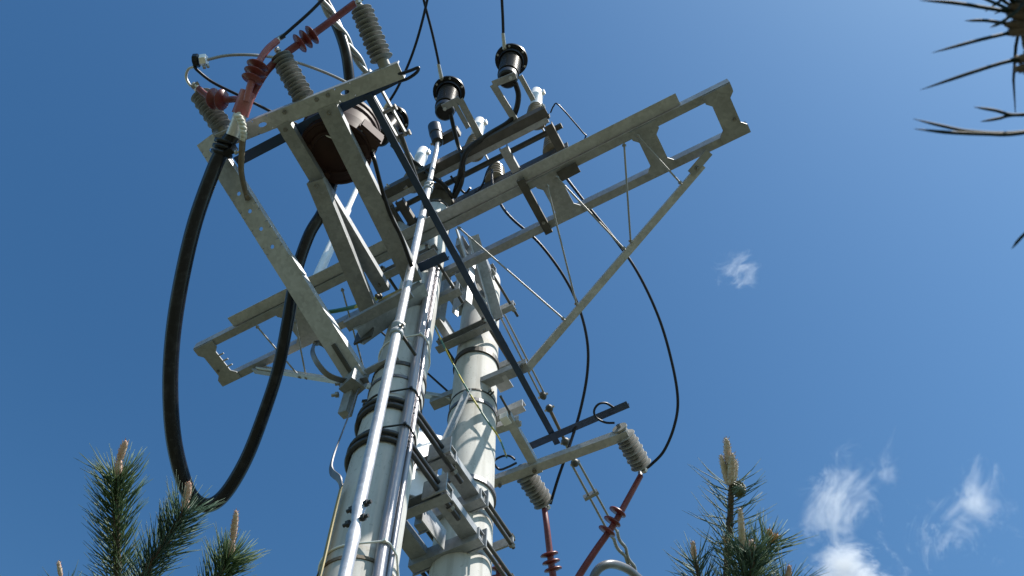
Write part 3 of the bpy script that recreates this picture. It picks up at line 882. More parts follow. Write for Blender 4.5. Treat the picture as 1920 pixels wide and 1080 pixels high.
def termination():
    t = thing('cable_termination', 'pinkish red three-core cable end branching to three ribbed red sheds', 'cable termination', (-0.262, -1.381, 6.121))
    MB().tube([(-0.253, -1.383, 6.102), (-0.198, -1.429, 6.135), (-0.144, -1.478, 6.170), (-0.113, -1.503, 6.189)], 0.036, 16, 6, taper=lambda s: 1.0 - 0.05 * s).build('cable_sheath', 'galv_bright', t)
    MB().tube([(-0.172, -1.452, 6.147), (-0.133, -1.485, 6.171), (-0.098, -1.516, 6.193), (-0.086, -1.526, 6.201)], 0.046, 16, 6, taper=lambda s: 0.95 - 0.1 * s).build('breakout_boot', 'pink_shrink', t)
    cores = [
        ([(-0.121, -1.499, 6.185), (-0.181, -1.524, 6.227), (-0.227, -1.540, 6.245), (-0.294, -1.572, 6.277), (-0.338, -1.606, 6.315), (-0.367, -1.651, 6.350)], 0.55, 0.017, 2, 'red_shrink'),
        ([(-0.100, -1.494, 6.144), (-0.057, -1.541, 6.175), (-0.012, -1.586, 6.228), (0.029, -1.625, 6.301), (0.073, -1.648, 6.366), (0.122, -1.657, 6.427)], 0.40, 0.018, 3, 'pink_shrink'),
        ([(-0.109, -1.481, 6.203), (-0.058, -1.518, 6.254), (0.024, -1.562, 6.338), (0.134, -1.581, 6.441), (0.283, -1.589, 6.548), (0.402, -1.598, 6.626), (0.523, -1.608, 6.705)], 0.60, 0.020, 3, 'red_shrink')]
    for pts, fs, r, ns, mm in cores:
        c = MB().tube(pts, r, 14, 8).build('cable_core', mm, t)
        P = catmull(pts, 8)
        i = int(len(P) * fs)
        d = (P[i + 2] - P[i - 2]).normalized()
        sheds(MB(), P[i] - d * 0.05, d, ns, 0.042 if ns == 3 else 0.055, r * 1.05, 0.056).build('rain_shed', 'red_shed', c)
        e = (P[-1] - P[-2]).normalized()
        MB().cyl(P[-1] - e * 0.01, P[-1] + e * 0.045, r * 0.62, None, 12).build('lug', 'alu_wire', c)
        MB().hexa(P[-1] + e * 0.03 - Vector((0.02, 0, 0.01)), P[-1] + e * 0.03 + Vector((0.02, 0, 0.01)), 0.013).build('bolt', 'bolt_steel', c)
    # black clamp holding the cable
    c = thing('cable_clamp', 'black rubber-lined clamp wrapped round the cable at the strut end', 'clamp', (-0.286, -1.385, 6.027))
    a, b = Vector((-0.295, -1.382, 6.102)), Vector((-0.349, -1.331, 6.055))
    d = (b - a).normalized()
    for k in range(3):
        MB().lathe(a + d * (0.005 + k * 0.03), b, [(0, 0.040), (0.004, 0.056), (0.02, 0.056), (0.024, 0.040)], 24).build('ring', 'black_rubber', c)
    MB().box(Vector((-0.285, -1.332, 6.049)), (0.05, 0.035, 0.07)).build('ear', 'black_rubber', c)
    MB().bolt(Vector((-0.262, -1.316, 6.025)), (0.9, 0.3, 0), 0.012, 0.012, 0.02).build('bolt', 'alu_wire', c)
    # screen braid twisted out of the boot
    b_ = thing('screen_braid', 'white twisted screen braid hanging beside the cable clamp', 'braid', (-0.173, -1.402, 6.062))
    for k in range(2):
        base = [(-0.163, -1.468, 6.094), (-0.159, -1.428, 6.077), (-0.170, -1.384, 6.055), (-0.195, -1.350, 6.045)]
        P = catmull(base, 8)
        Q = [q + Vector((math.cos(i * 0.9 + k * math.pi), 0.3, math.sin(i * 0.9 + k * math.pi))) * 0.009 for i, q in enumerate(P)]
        MB().tube(Q, 0.0125, 8, raw=True).build('strand', 'rope_white', b_)
    MB().tube([(-0.190, -1.358, 6.050), (-0.235, -1.291, 6.020), (-0.280, -1.224, 6.002), (-0.309, -1.149, 5.984), (-0.331, -1.083, 5.971)], 0.0155, 10, 6, taper=lambda s: 1.1 - 0.3 * s).build('sleeve', 'tape_brown', b_)
    MB().hexa((-0.324, -1.096, 5.956), (-0.305, -1.097, 5.962), 0.016).build('lug', 'tape_brown', b_)
termination()

# ------------------------------------------------------------------ thin jumper wires near the termination
def jumper(lab, pts, r=0.0075, m='black_wire', grp=None):
    return wire('jumper_wire', lab, pts, r, m, 'wire', grp)
t = thing('branch_connector', 'small black and silver clamp where two thin wires meet at far left', 'connector', (-0.301, -1.770, 6.419))
MB().lathe((-0.331, -1.780, 6.416), (-0.264, -1.750, 6.419), [(0, 0.026), (0.005, 0.036), (0.03, 0.036), (0.035, 0.028)], 8, smooth=False).build('body', 'black_rubber', t)
MB().lathe((-0.291, -1.764, 6.408), (-0.257, -1.749, 6.409), [(0, 0.03), (0.02, 0.032), (0.034, 0.03)], 6, smooth=False).build('cap', 'alu_cap', t)
for q in ((-0.283, -1.734, 6.385), (-0.264, -1.729, 6.388)):
    MB().hexa(q, V3(q) + Vector((0.0, 0.012, -0.012)), 0.009).build('bolt', 'bolt_steel', t)
jumper('thin wire looping from the far left arrester up to the small clamp', [(-0.377, -1.653, 6.371), (-0.407, -1.683, 6.377), (-0.409, -1.727, 6.396), (-0.377, -1.756, 6.406), (-0.339, -1.753, 6.402)], 0.0075, 'alu_wire')
jumper('thin wire arching from the small clamp over the red core toward the right', [(-0.264, -1.750, 6.419), (-0.181, -1.716, 6.481), (-0.084, -1.655, 6.533), (-0.010, -1.576, 6.628), (0.079, -1.485, 6.665), (0.173, -1.367, 6.692), (0.242, -1.259, 6.717), (0.307, -1.139, 6.735)], 0.0085, 'steel_wire')
jumper('dark thin wire sagging from the small clamp behind the red boot', [(-0.336, -1.760, 6.406), (-0.332, -1.729, 6.394), (-0.305, -1.635, 6.414), (-0.228, -1.507, 6.432), (-0.161, -1.373, 6.478), (-0.106, -1.262, 6.521), (-0.025, -1.120, 6.534)], 0.0085, 'black_wire')
jumper('thin wire running up out of the picture from the middle red core', [(0.108, -1.654, 6.422), (0.203, -1.670, 6.475), (0.357, -1.700, 6.549), (0.534, -1.753, 6.671), (0.760, -1.829, 6.816)], 0.009, 'black_wire')
jumper('dark earth loop at the end of the slotted bar under the crossing wires', [(0.628, -1.261, 6.220), (0.655, -1.240, 6.200), (0.716, -1.231, 6.180), (0.757, -1.225, 6.180), (0.733, -1.205, 6.200), (0.674, -1.196, 6.220), (0.618, -1.199, 6.250)], 0.0085, 'black_wire')
wire('line_tap', 'long black wire sweeping from the picture top down to the lowest black insulator', [(-0.158, -0.685, 8.680), (0.012, -0.775, 8.680), (0.205, -0.910, 8.680), (0.372, -1.053, 8.680), (0.547, -1.229, 8.680), (0.690, -1.393, 8.680), (1.017, -1.801, 8.680)], 0.011, 'black_wire', 'wire')
wire('line_tap', 'black wire from the picture top to the middle black insulator', [(0.367, -0.714, 8.720), (0.410, -0.838, 8.720), (0.466, -1.017, 8.720), (0.520, -1.214, 8.720), (0.598, -1.480, 8.720), (0.721, -1.915, 8.720)], 0.011, 'black_wire', 'wire')
wire('line_tap', 'straight black wire from the picture top to the highest black insulator', [(0.912, -0.679, 8.720), (0.989, -0.831, 8.720), (1.057, -0.974, 8.720), (1.156, -1.183, 8.720), (1.352, -1.580, 8.720)], 0.012, 'black_wire', 'wire')

# dead-end string on the near side: spiral grip, fittings, twin rods
def near_string():
    z = 7.0
    t = thing('dead_end_string', 'greenish spiral dead-end grip and rods above the brown transformer', 'line fitting', (0.272, -0.671, 7.000))
    P = [Vector((0.288, -1.704, 7.000)), Vector((0.295, -1.489, 7.000)), Vector((0.300, -1.202, 7.000))]
    q0, q1 = Vector((0.291, -1.927, 7.000)), Vector((0.297, -1.197, 7.000))
    for k in range(2):
        pts = []
        for i in range(60):
            f_ = i / 59
            b = lerp(q0, q1, f_)
            an = f_ * 15 + k * math.pi
            rr = 0.016 * (1 - 0.35 * f_)
            pts.append(b + Vector((math.cos(an) * rr, 0, math.sin(an) * rr)))
        MB().tube(pts, 0.0165, 8, raw=True).build('grip_strand', 'galv_dull', t)
    a, b = Vector((0.297, -1.197, 7.000)), Vector((0.278, -0.668, 7.000))
    MB().hexa(a - Vector((0.03, 0, 0)), a + Vector((0.03, 0, 0)), 0.03).build('thimble', 'galv', t)
    s = (b - a).cross(Vector((0, 0, 1))).normalized()
    for k in (-1, 1):
        MB().beam(lerp(a, b, 0.05) + s * 0.03 * k, lerp(a, b, 0.80) + s * 0.03 * k, BOX(0.012, 0.04)).build('yoke_plate', 'galv_dull', t)
    for f_ in (0.10, 0.45, 0.78):
        q = lerp(a, b, f_)
        MB().cyl(q - s * 0.06, q + s * 0.06, 0.012, None, 8).build('pin', 'bolt_steel', t)
        MB().hexa(q + s * 0.045, q + s * 0.06, 0.02).build('nut', 'bolt_steel', t)
        MB().hexa(q - s * 0.06, q - s * 0.045, 0.02).build('nut', 'bolt_steel', t)
    e = Vector((0.12, -0.10, 7.05))
    MB().cyl(lerp(a, b, 0.75), e, 0.016, None, 10).build('anchor_rod', 'dark_steel', t)
near_string()

# ------------------------------------------------------------------ load-break switch on the nearer pole head
ZS = 8.0
def switch():
    t = thing('load_break_switch', 'dark steel frame of the switch on top of the nearer pole', 'switch', (0.35, -0.03, ZS))
    yN, yF = -0.20, 0.115
    MB().beam((-0.33, yN - 0.022, ZS), (1.04, yN - 0.022, ZS), CH(0.085, 0.10, 0.008), (0, 0, 1)).build('beam', 'dark_steel', t)
    MB().beam((-0.33, yN + 0.044, ZS - 0.006), (1.02, yN + 0.044, ZS - 0.006), ANG(0.042, 0.06, 0.006), (0, 0, 1)).build('beam_flange', 'galv_dull', t)
    MB().beam((-0.33, yF, ZS), (1.06, yF, ZS), CH(0.09, 0.10, 0.008), (0, 0, 1)).build('beam', 'dark_steel', t)
    for x in (1.0, 0.63, 0.06, -0.27):
        MB().beam((x, yN + 0.063, ZS + 0.004), (x, yF - 0.0455, ZS + 0.004), CH(0.065, 0.06, 0.006), (0, 0, 1)).build('cross_member', 'dark_steel' if x != 0.63 else 'galv_dull', t)
    # saddle down to the pole head
    MB().lathe((0, 0, 7.722), (0, 0, 7.995), [(0, 0.09), (0.01, 0.09), (0.02, 0.055), (0.25, 0.055), (0.26, 0.1), (0.272, 0.1)], 20).build('saddle_post', 'dark_steel', t)
    MB().box((-0.02, yN - 0.068, ZS + 0.02), (0.12, 0.008, 0.12)).build('gusset', 'dark_steel', t)
    for x in (1.03, 0.46, 0.02, -0.29):
        MB().bolt((x, yN - 0.0625, ZS + 0.05), (0, -1, 0), 0.014, 0.012, 0.016).build('bolt', 'alu_wire', t)
    for x in (1.03, 0.4):
        MB().bolt((x, yF, ZS), (0, 0, -1), 0.014, 0.012, 0.012).build('bolt', 'bolt_steel', t)
    # end stand-off plates at the left end
    MB().box((-0.37, yN + 0.02, ZS + 0.01), (0.10, 0.13, 0.012)).build('end_plate', 'galv_dull', t)
    MB().box((-0.36, -0.03, ZS - 0.03), (0.08, 0.22, 0.05)).build('drive_box', 'dark_steel', t)
    MB().beam((-0.36, 0.0, ZS - 0.05), (-0.20, 0.02, ZS - 0.35), BOX(0.05, 0.04), (0, 1, 0)).build('drive_lever', 'galv_dull', t)
    # lock handle wire at the right end
    MB().tube([(1.055, -0.20, ZS + 0.05), (1.10, -0.235, ZS + 0.05), (1.135, -0.22, ZS + 0.05), (1.20, 0.05, ZS + 0.05), (1.205, 0.08, ZS + 0.05), (1.10, 0.15, ZS + 0.03)], 0.0055, 8, 3).build('handle_wire', 'black_wire', t)
    # rotating shaft
    MB().cyl((-0.42, -0.06, ZS + 0.11), (1.08, -0.06, ZS + 0.11), 0.022, None, 14).build('drive_shaft', 'dark_steel', t)
    # post insulators, near row with aluminium caps, far row
    def post(x, y, zb, h, cap):
        g = 'porcelain'
        n = 5
        prof = [(0, 0.05)]
        for k in range(n):
            p = h / n
            g_ = 1.0 - 0.05 * k
            prof += [(k * p + p * 0.10, 0.058 * g_), (k * p + p * 0.45, 0.082 * g_), (k * p + p * 0.62, 0.084 * g_), (k * p + p * 0.75, 0.080 * g_), (k * p + p * 0.97, 0.056 * g_)]
        return prof
    for i, (x, cap) in enumerate(((0.93, 1), (0.40, 1), (-0.14, 1))):
        p = thing('post_insulator', ('right-hand', 'middle', 'left-hand')[i] + ' ribbed insulator with shiny aluminium cap on the near switch beam', 'insulator', (x, yN, ZS + 0.102), 'capped insulators of the switch')
        b = Vector((x, yN + 0.02, ZS + 0.102))
        e = Vector((0.02, 0.0, 1)).normalized()
        MB().lathe(b, b + e, post(x, yN, ZS, 0.30, True), 24, True, True, True).build('ribbed_body', 'porcelain', p)
        MB().lathe(b + e * 0.30, b + e, [(0, 0.045), (0.012, 0.048), (0.30, 0.048), (0.305, 0.053), (0.335, 0.053), (0.34, 0.050), (0.46, 0.050), (0.50, 0.042), (0.52, 0.02), (0.525, 0.004)], 24).build('cap', 'alu_cap', p)
        MB().box(b + e * 0.68 + Vector((0.05, 0, 0)), (0.05, 0.03, 0.07)).build('contact_lug', 'alu_cap', p)
    for i, x in enumerate((0.93, 0.43, -0.10)):
        p = thing('post_insulator', ('right-hand', 'middle', 'left-hand')[i] + ' bare ribbed insulator on the far switch beam', 'insulator', (x, yF, ZS + 0.102), 'bare insulators of the switch')
        b = Vector((x, yF - 0.01, ZS + 0.102))
        MB().lathe(b, b + Vector((0, 0, 1)), post(x, yF, ZS, 0.32, False) + [(0.33, 0.03)], 24, True, True, True).build('ribbed_body', 'porcelain', p)
        MB().cyl(b + Vector((0, 0, 0.33)), b + Vector((0, 0, 0.42)), 0.035, None, 16).build('top_fitting', 'bolt_steel', p)
        # contact blade between the rows
        q = Vector((x - 0.03, yF - 0.01, ZS + 0.46))
        r = Vector((x - 0.03, yN + 0.02, ZS + 0.50))
        bl = thing('contact_blade', ('right-hand', 'middle', 'left-hand')[i] + ' slim bright contact blade between the two insulator rows', 'switch blade', q, 'contact blades of the switch')
        MB().beam(q, r, BOX(0.012, 0.03)).build('blade', 'alu_wire', bl)
        MB().cyl(q, q - Vector((0, 0, 0.06)), 0.02, None, 12).build('hinge', 'bolt_steel', bl)
switch()

# black bushings with flanges on brackets in front of the switch
def bushing(lab, flange, bottom, brk, grp='black flanged insulators'):
    f_, b = V3(flange), V3(bottom)
    d = (f_ - b).normalized()
    L = (f_ - b).length
    t = thing('flanged_insulator', lab, 'insulator', b, grp)
    prof = [(-0.05, 0.03), (-0.045, 0.060), (-0.03, 0.072), (0.03, 0.075), (0.06, 0.066)]
    x = 0.06
    while x < L - 0.07:
        prof += [(x, 0.075), (x + 0.006, 0.081), (x + 0.012, 0.081), (x + 0.018, 0.075)]
        x += 0.019
    prof += [(L - 0.065, 0.095), (L - 0.04, 0.10), (L - 0.02, 0.10), (L - 0.018, 0.128), (L, 0.130), (L + 0.004, 0.128), (L + 0.01, 0.06), (L + 0.08, 0.05)]
    MB().lathe(b, f_, prof, 32, True, True, True).build('ribbed_body', 'black_porcelain', t)
    s, u, dd = frame(d, (0, 0, 1))
    for k in range(6):
        an = 2 * math.pi * k / 6 + 0.4
        q = b + d * (L - 0.018) + (s * math.cos(an) + u * math.sin(an)) * 0.114
        MB().hexa(q, q - d * 0.012, 0.009).build('flange_bolt', 'alu_wire', t)
    return t
bushing('highest black flanged insulator nearest the cross-arm end', (0.909, -0.541, 8.720), (0.876, -0.531, 8.240), None)
bushing('middle black flanged insulator below two crossing wires', (0.351, -0.550, 8.720), (0.344, -0.536, 8.240), None)
bushing('lowest black flanged insulator half hidden beside the brown transformer', (-0.161, -0.562, 8.700), (-0.194, -0.584, 8.260), None)
def holder(lab, pts, m, w=0.05):
    t = thing('insulator_holder', lab, 'bracket', pts[0], 'brackets of the flanged insulators')
    for a, b in zip(pts[:-1], pts[1:]):
        MB().beam(a, b, BOX(w, 0.012), (0, 0, 1)).build('flat_bar', m, t)
    return t
h_ = holder('bent flat steel bracket holding the highest flanged insulator', [(0.797, -0.212, 8.090), (0.767, -0.557, 8.160), (0.947, -0.538, 8.160)], 'galv_dull')
MB().beam((0.972, -0.520, 8.160), (0.979, -0.323, 8.120), BOX(0.035, 0.012), (0, 0, 1)).build('flat_bar', 'galv_dull', h_)
MB().bolt((0.906, -0.543, 8.140), (0, 0, -1), 0.014, 0.01, 0.01).build('bolt', 'alu_wire', h_)
h_ = holder('straight steel bracket holding the middle flanged insulator', [(0.503, -0.266, 8.090), (0.499, -0.574, 8.160), (0.356, -0.578, 8.160)], 'galv_dull')
MB().beam((0.450, -0.582, 8.160), (0.456, -0.364, 8.120), BOX(0.035, 0.012), (0, 0, 1)).build('flat_bar', 'galv_dull', h_)
MB().bolt((0.370, -0.567, 8.140), (0, 0, -1), 0.014, 0.01, 0.01).build('bolt', 'alu_wire', h_)
h_ = holder('steel bracket holding the lowest flanged insulator', [(-0.043, -0.119, 8.085), (-0.045, -0.639, 8.160)], 'galv_dull', 0.035)
MB().beam((-0.083, -0.751, 8.160), (-0.076, -0.508, 8.140), BOX(0.03, 0.012), (0, 0, 1)).build('flat_bar', 'galv_dull', h_)
MB().bolt((-0.035, -0.480, 8.130), (0, 0, -1), 0.02, 0.02, 0.02).build('bolt', 'bolt_steel', h_)
# lugs of the taps
for lab, a, b in (('upper', (0.947, -0.753, 8.720), (0.902, -0.643, 8.700)), ('middle', (0.386, -0.780, 8.720), (0.353, -0.670, 8.700)), ('lower', (-0.112, -0.710, 8.680), (-0.175, -0.676, 8.660))):
    t = thing('cable_lug', lab + ' bright metal lug joining a black wire to a flanged insulator', 'cable lug', b, 'lugs of the flanged insulators')
    MB().cyl(a, b, 0.014, 0.017, 12).build('barrel', 'alu_wire', t)
    MB().bolt(b, (0.2, -0.2, -1), 0.014, 0.012, 0.01).build('bolt', 'bolt_steel', t)
# black cables from the bushings to the switch
wire('switch_cable', 'black cable from the highest flanged insulator along the switch beam', [(0.913, -0.482, 8.200), (0.894, -0.395, 8.180), (0.833, -0.315, 8.150), (0.751, -0.269, 8.100), (0.594, -0.266, 8.060), (0.465, -0.270, 7.980), (0.374, -0.246, 7.930), (0.265, -0.129, 7.900), (0.158, -0.020, 7.900)], 0.021, 'black_rubber', 'cable', None, 12)
wire('switch_cable', 'black cable straight down from the middle flanged insulator', [(0.378, -0.503, 8.200), (0.348, -0.387, 8.150), (0.330, -0.282, 8.080), (0.335, -0.212, 7.950), (0.263, -0.091, 7.880), (0.155, -0.010, 7.850)], 0.016, 'black_rubber', 'cable', None, 12)
wire('switch_cable', 'black cable from the lowest flanged insulator under the switch beam', [(-0.137, -0.499, 8.200), (-0.077, -0.419, 8.100), (-0.000, -0.303, 8.050), (0.054, -0.220, 7.950), (0.122, -0.134, 7.900), (0.148, -0.014, 7.850)], 0.016, 'black_rubber', 'cable', None, 12)
wire('switch_cable', 'thin black wire curving up beside the middle bare insulator', [(0.495, 0.002, 8.350), (0.404, 0.028, 8.250), (0.342, 0.066, 8.100), (0.286, 0.055, 7.950), (0.214, 0.037, 7.800), (0.159, -0.013, 7.700)], 0.008, 'black_wire', 'wire')
wire('switch_cable', 'thin black wire hanging under the switch beam by the pole head', [(0.199, -0.152, 7.930), (0.214, -0.071, 7.900), (0.234, 0.006, 7.900), (0.290, -0.012, 7.900)], 0.009, 'black_wire', 'wire')

# ------------------------------------------------------------------ operating rod, conduits, earth strap
def op_rod():
    t = thing('operating_rod', 'long bright galvanised rod running up the face of the nearer pole', 'operating rod', (0.10, -0.25, 0))
    P = [Vector((0.218, -0.300, 3.575)), Vector((0.193, -0.285, 3.972)), Vector((0.186, -0.285, 4.111)), Vector((0.189, -0.285, 4.553)), Vector((0.166, -0.285, 5.436)), Vector((0.141, -0.285, 6.403)), Vector((0.134, -0.285, 7.451)), Vector((0.117, -0.285, 8.473))]
    low = P[0] + (P[0] - P[1]) * 1.5
    MB().cyl((low.x, low.y, 1.2), P[1] + Vector((0, 0, 0.0)), 0.024, 0.023, 18).build('lower_tube', 'galv_bright', t)
    MB().lathe(P[1] - Vector((0, 0, 0.02)), P[2] + Vector((0, 0, 0.05)), [(0, 0.023), (0.03, 0.026), (0.1, 0.017), (0.18, 0.026), (0.22, 0.0235)], 14).build('crimped_joint', 'galv_bright', t)
    MB().cyl(P[2] + Vector((0, 0, 0.02)), P[4], 0.0235, None, 18).build('middle_tube', 'galv_bright', t)
    MB().cyl(P[4], P[6], 0.0235, None, 18).build('upper_tube', 'galv_bright', t)
    MB().cyl(P[6], P[7], 0.019, None, 16).build('top_tube', 'galv_bright', t)
    for q in (P[4], P[6]):
        MB().lathe(q - Vector((0, 0, 0.05)), q + Vector((0, 0, 1)), [(0, 0.027), (0.005, 0.034), (0.03, 0.034), (0.035, 0.026), (0.07, 0.026), (0.075, 0.034), (0.1, 0.034), (0.105, 0.027)], 18).build('coupling', 'galv_dull', t)
        MB().bolt(q + Vector((0.02, -0.01, 0)), (1, -0.3, 0), 0.013, 0.012, 0.02).build('bolt', 'bolt_steel', t)
    for sx in (-1, 1):
        for dz in (-0.045, 0.03):
            MB().bolt(P[2] + Vector((sx * 0.024, 0.0, dz)), (sx, 0, 0), 0.014, 0.014, 0.014).build('bolt', 'tie_black', t)
    # fork at the top
    q = P[7]
    MB().lathe(q, q + Vector((-0.02, -0.10, 0.35)), [(0, 0.034), (0.01, 0.046), (0.12, 0.048), (0.13, 0.054), (0.26, 0.054), (0.27, 0.045)], 18, True, True, True).build('fork_socket', 'hoop_steel', t)
    MB().box(q + Vector((0.09, 0.02, 0.12)), (0.16, 0.07, 0.09)).build('fork_arm', 'dark_steel', t)
    MB().bolt(q + Vector((-0.03, 0, 0.06)), (-1, 0, 0), 0.018, 0.02, 0.02).build('bolt', 'bolt_steel', t)
    c = thing('rod_guide', 'thin rusty strap guiding the bright rod on the nearer pole', 'strap', (0.046, -0.137, 4.319))
    zz = P[2].z - 0.02
    MB().band((0, 0, zz), rad1(zz) + 0.001, 0.016, 0.004).build('band', 'tape_brown', c)
    c = thing('rod_guide', 'dark stand-off arm holding the bright rod near the pole beam', 'strap', (0.021, -0.143, 5.857))
    zz = P[4].z
    MB().beam((P[4].x, -rad1(zz) + 0.02, zz + 0.02), (P[4].x, P[4].y + 0.025, zz + 0.02), BOX(0.014, 0.012)).build('stand_off', 'dark_steel', c)
    MB().band((0, 0, zz + 0.02), rad1(zz) + 0.001, 0.03, 0.005).build('band', 'dark_steel', c)
op_rod()

def conduits():
    def con_at(i, z):
        f_ = (z - 4.0) / 2.2
        a = (-24 - 5 * f_) if i == 0 else (-7 - 4 * f_)
        off, r = ((0.025, 0.0240), (0.015, 0.0140))[i]
        return a, off, r
    for i, (lab, top) in enumerate((('thicker grey conduit pipe on the face of the nearer pole', 6.55), ('thinner grey conduit pipe right of the thicker one', 6.75))):
        t = thing('conduit_pipe', lab, 'conduit', (0, -0.2, 0), 'conduits on the nearer pole')
        pts = []
        for k in range(15):
            z = 0.1 + (top - 0.1) * k / 14
            a, off, r = con_at(i, z)
            e = Vector((math.cos(R(a)), math.sin(R(a)), 0))
            s = Vector((-e.y, e.x, 0))
            pts.append(Vector((0, 0, z)) + e * (rad1(z) + off) + s * 0.003 * math.sin(k * 1.9 + i))
        MB().tube(pts, r, 16, 4).build('pipe', 'conduit', t)
        MB().hoop(pts[-1], r + 0.001, 0.004, n=20).build('end_ring', 'tie_black', t)
    # cable ties round pole and conduits
    for z, m, lab in ((4.153, 'tie_white', 'white cable tie round the nearer pole and conduits near the bottom edge'), (5.698, 'tie_white', 'white cable tie round the conduits higher on the nearer pole'), (5.183, 'tie_black', 'black wire tie round the conduits at the upper U-bolts'), (4.893, 'tie_black', 'black wire tie round the conduits at the lower U-bolts')):
        raw = []
        circ = [(0, 0, rad1(z) + 0.004)]
        for ii in (0, 1):
            a, off, r = con_at(ii, z)
            circ.append((math.cos(R(a)) * (rad1(z) + off), math.sin(R(a)) * (rad1(z) + off), r + 0.005))
        for cx, cy, cr in circ:
            raw += [(cx + math.cos(a * math.pi / 24) * cr, cy + math.sin(a * math.pi / 24) * cr) for a in range(48)]
        raw.sort()
        def half(seq):
            h = []
            for q in seq:
                while len(h) > 1 and (h[-1][0] - h[-2][0]) * (q[1] - h[-2][1]) - (h[-1][1] - h[-2][1]) * (q[0] - h[-2][0]) <= 0:
                    h.pop()
                h.append(q)
            return h[:-1]
        hull = half(raw) + half(raw[::-1])
        pts = [(q[0], q[1], z) for q in hull + hull[:1]]
        mb = MB()
        mb.ribbon(pts, 0.009, 0.003, (0.3, -0.8, 0.1), raw=True) if False else mb.tube(pts, 0.0048, 6, raw=True)
        t = thing('cable_tie', lab, 'cable tie', (0, -0.15, z))
        mb.build('loop', m, t)
        q = max(pts, key=lambda p: p[0] * 0.75 - p[1] * 0.66)
        MB().box(V3(q) + Vector((0.0, -0.006, 0)), (0.014, 0.012, 0.012)).build('head', m, t)
conduits()

def earth_strap():
    t = thing('earth_strap', 'flat earthing strip down the left edge of the nearer pole, yellowish at the bottom', 'earth strip', (-0.044, -0.149, 4.058))
    n = (-0.55, -0.8, 0)
    MB().ribbon([(-0.036, -0.161, 3.797), (-0.036, -0.161, 4.048), (-0.047, -0.158, 4.290), (-0.054, -0.156, 4.528)], 0.036, 0.005, n, 6).build('lower_strip', 'strap_yellow', t)
    MB().ribbon([(-0.047, -0.161, 4.512), (-0.057, -0.176, 4.555), (-0.106, -0.182, 4.626), (-0.118, -0.186, 4.708), (-0.145, -0.150, 4.948), (-0.138, -0.142, 5.152), (-0.136, -0.139, 5.291), (-0.125, -0.127, 5.425)], 0.03, 0.005, n, 6).build('upper_strip', 'strap_steel', t)
    m = MB()
    m.ribbon([(-0.067, -0.156, 5.342), (-0.159, -0.167, 5.374), (-0.222, -0.255, 5.348), (-0.262, -0.319, 5.395), (-0.287, -0.363, 5.472), (-0.287, -0.363, 5.555), (-0.270, -0.331, 5.584), (-0.241, -0.284, 5.552)], 0.03, 0.006, (0.1, 0.3, 1), 8)
    single(m, 'curved_strap', 'strap_steel', 'curved black flat bar looping beside the foot of the slanting strut', 'flat bar', (-0.191, -0.210, 5.358))
earth_strap()

# yellow and green earth wires
wire('earth_wire', 'thin yellow-green earth wire slanting from the nearer pole across the far pole', [(0.092, -0.144, 6.350), (0.105, -0.065, 6.200), (0.107, 0.051, 6.100), (-0.062, 0.478, 6.484), (0.059, 0.529, 6.101), (0.160, 0.607, 5.813), (0.190, 0.706, 5.738), (0.037, 1.074, 6.080)], 0.0055, 'yellow_green', 'wire')
wire('earth_wire', 'thicker yellow-green earth wire sagging behind the slanting strut', [(-0.760, -0.221, 6.600), (-0.685, -0.152, 6.600), (-0.626, -0.108, 6.600), (-0.535, -0.077, 6.600), (-0.402, -0.071, 6.550), (-0.239, -0.100, 6.450)], 0.014, 'yellow_green', 'wire', None, 10)
wire('earth_loop', 'blue-black wire loop at the end of the far blue bar', [(0.728, 1.161, 6.100), (0.676, 1.146, 6.120), (0.638, 1.102, 6.140), (0.644, 1.063, 6.160), (0.683, 1.046, 6.180), (0.722, 1.073, 6.200), (0.749, 1.123, 6.200)], 0.0075, 'black_wire', 'wire')
wire('earth_loop', 'blue-black wire loop beside the far pole at the hanging arrester', [(0.061, 1.140, 6.120), (0.035, 1.111, 6.140), (-0.019, 1.105, 6.160), (-0.080, 1.119, 6.160), (-0.070, 1.173, 6.140), (-0.007, 1.169, 6.120), (0.063, 1.151, 6.100)], 0.0075, 'black_wire', 'wire')

# ------------------------------------------------------------------ far side: jumpers, red cores, guy string
wire('jumper_wire', 'inner black jumper wire hanging in a bow to the arrester by the far pole', [(0.501, -0.070, 7.876), (0.516, -0.055, 7.537), (0.568, -0.022, 7.199), (0.612, 0.063, 7.082), (0.710, 0.234, 6.951), (0.769, 0.450, 6.813), (0.782, 0.638, 6.676), (0.747, 0.813, 6.534), (0.672, 0.947, 6.400), (0.542, 1.095, 6.269), (0.399, 1.222, 6.155), (0.255, 1.346, 6.064), (0.137, 1.465, 6.005)], 0.0095, 'black_wire')
wire('jumper_wire', 'outer black jumper wire hanging in a wide bow to the right-hand arrester', [(1.013, -0.073, 7.273), (1.040, 0.021, 7.182), (1.093, 0.211, 7.054), (1.156, 0.413, 6.923), (1.208, 0.617, 6.733), (1.215, 0.865, 6.535), (1.177, 1.089, 6.348), (1.119, 1.257, 6.202), (1.031, 1.375, 6.129), (0.913, 1.474, 6.078), (0.810, 1.515, 6.057), (0.751, 1.534, 6.057)], 0.0095, 'black_wire')
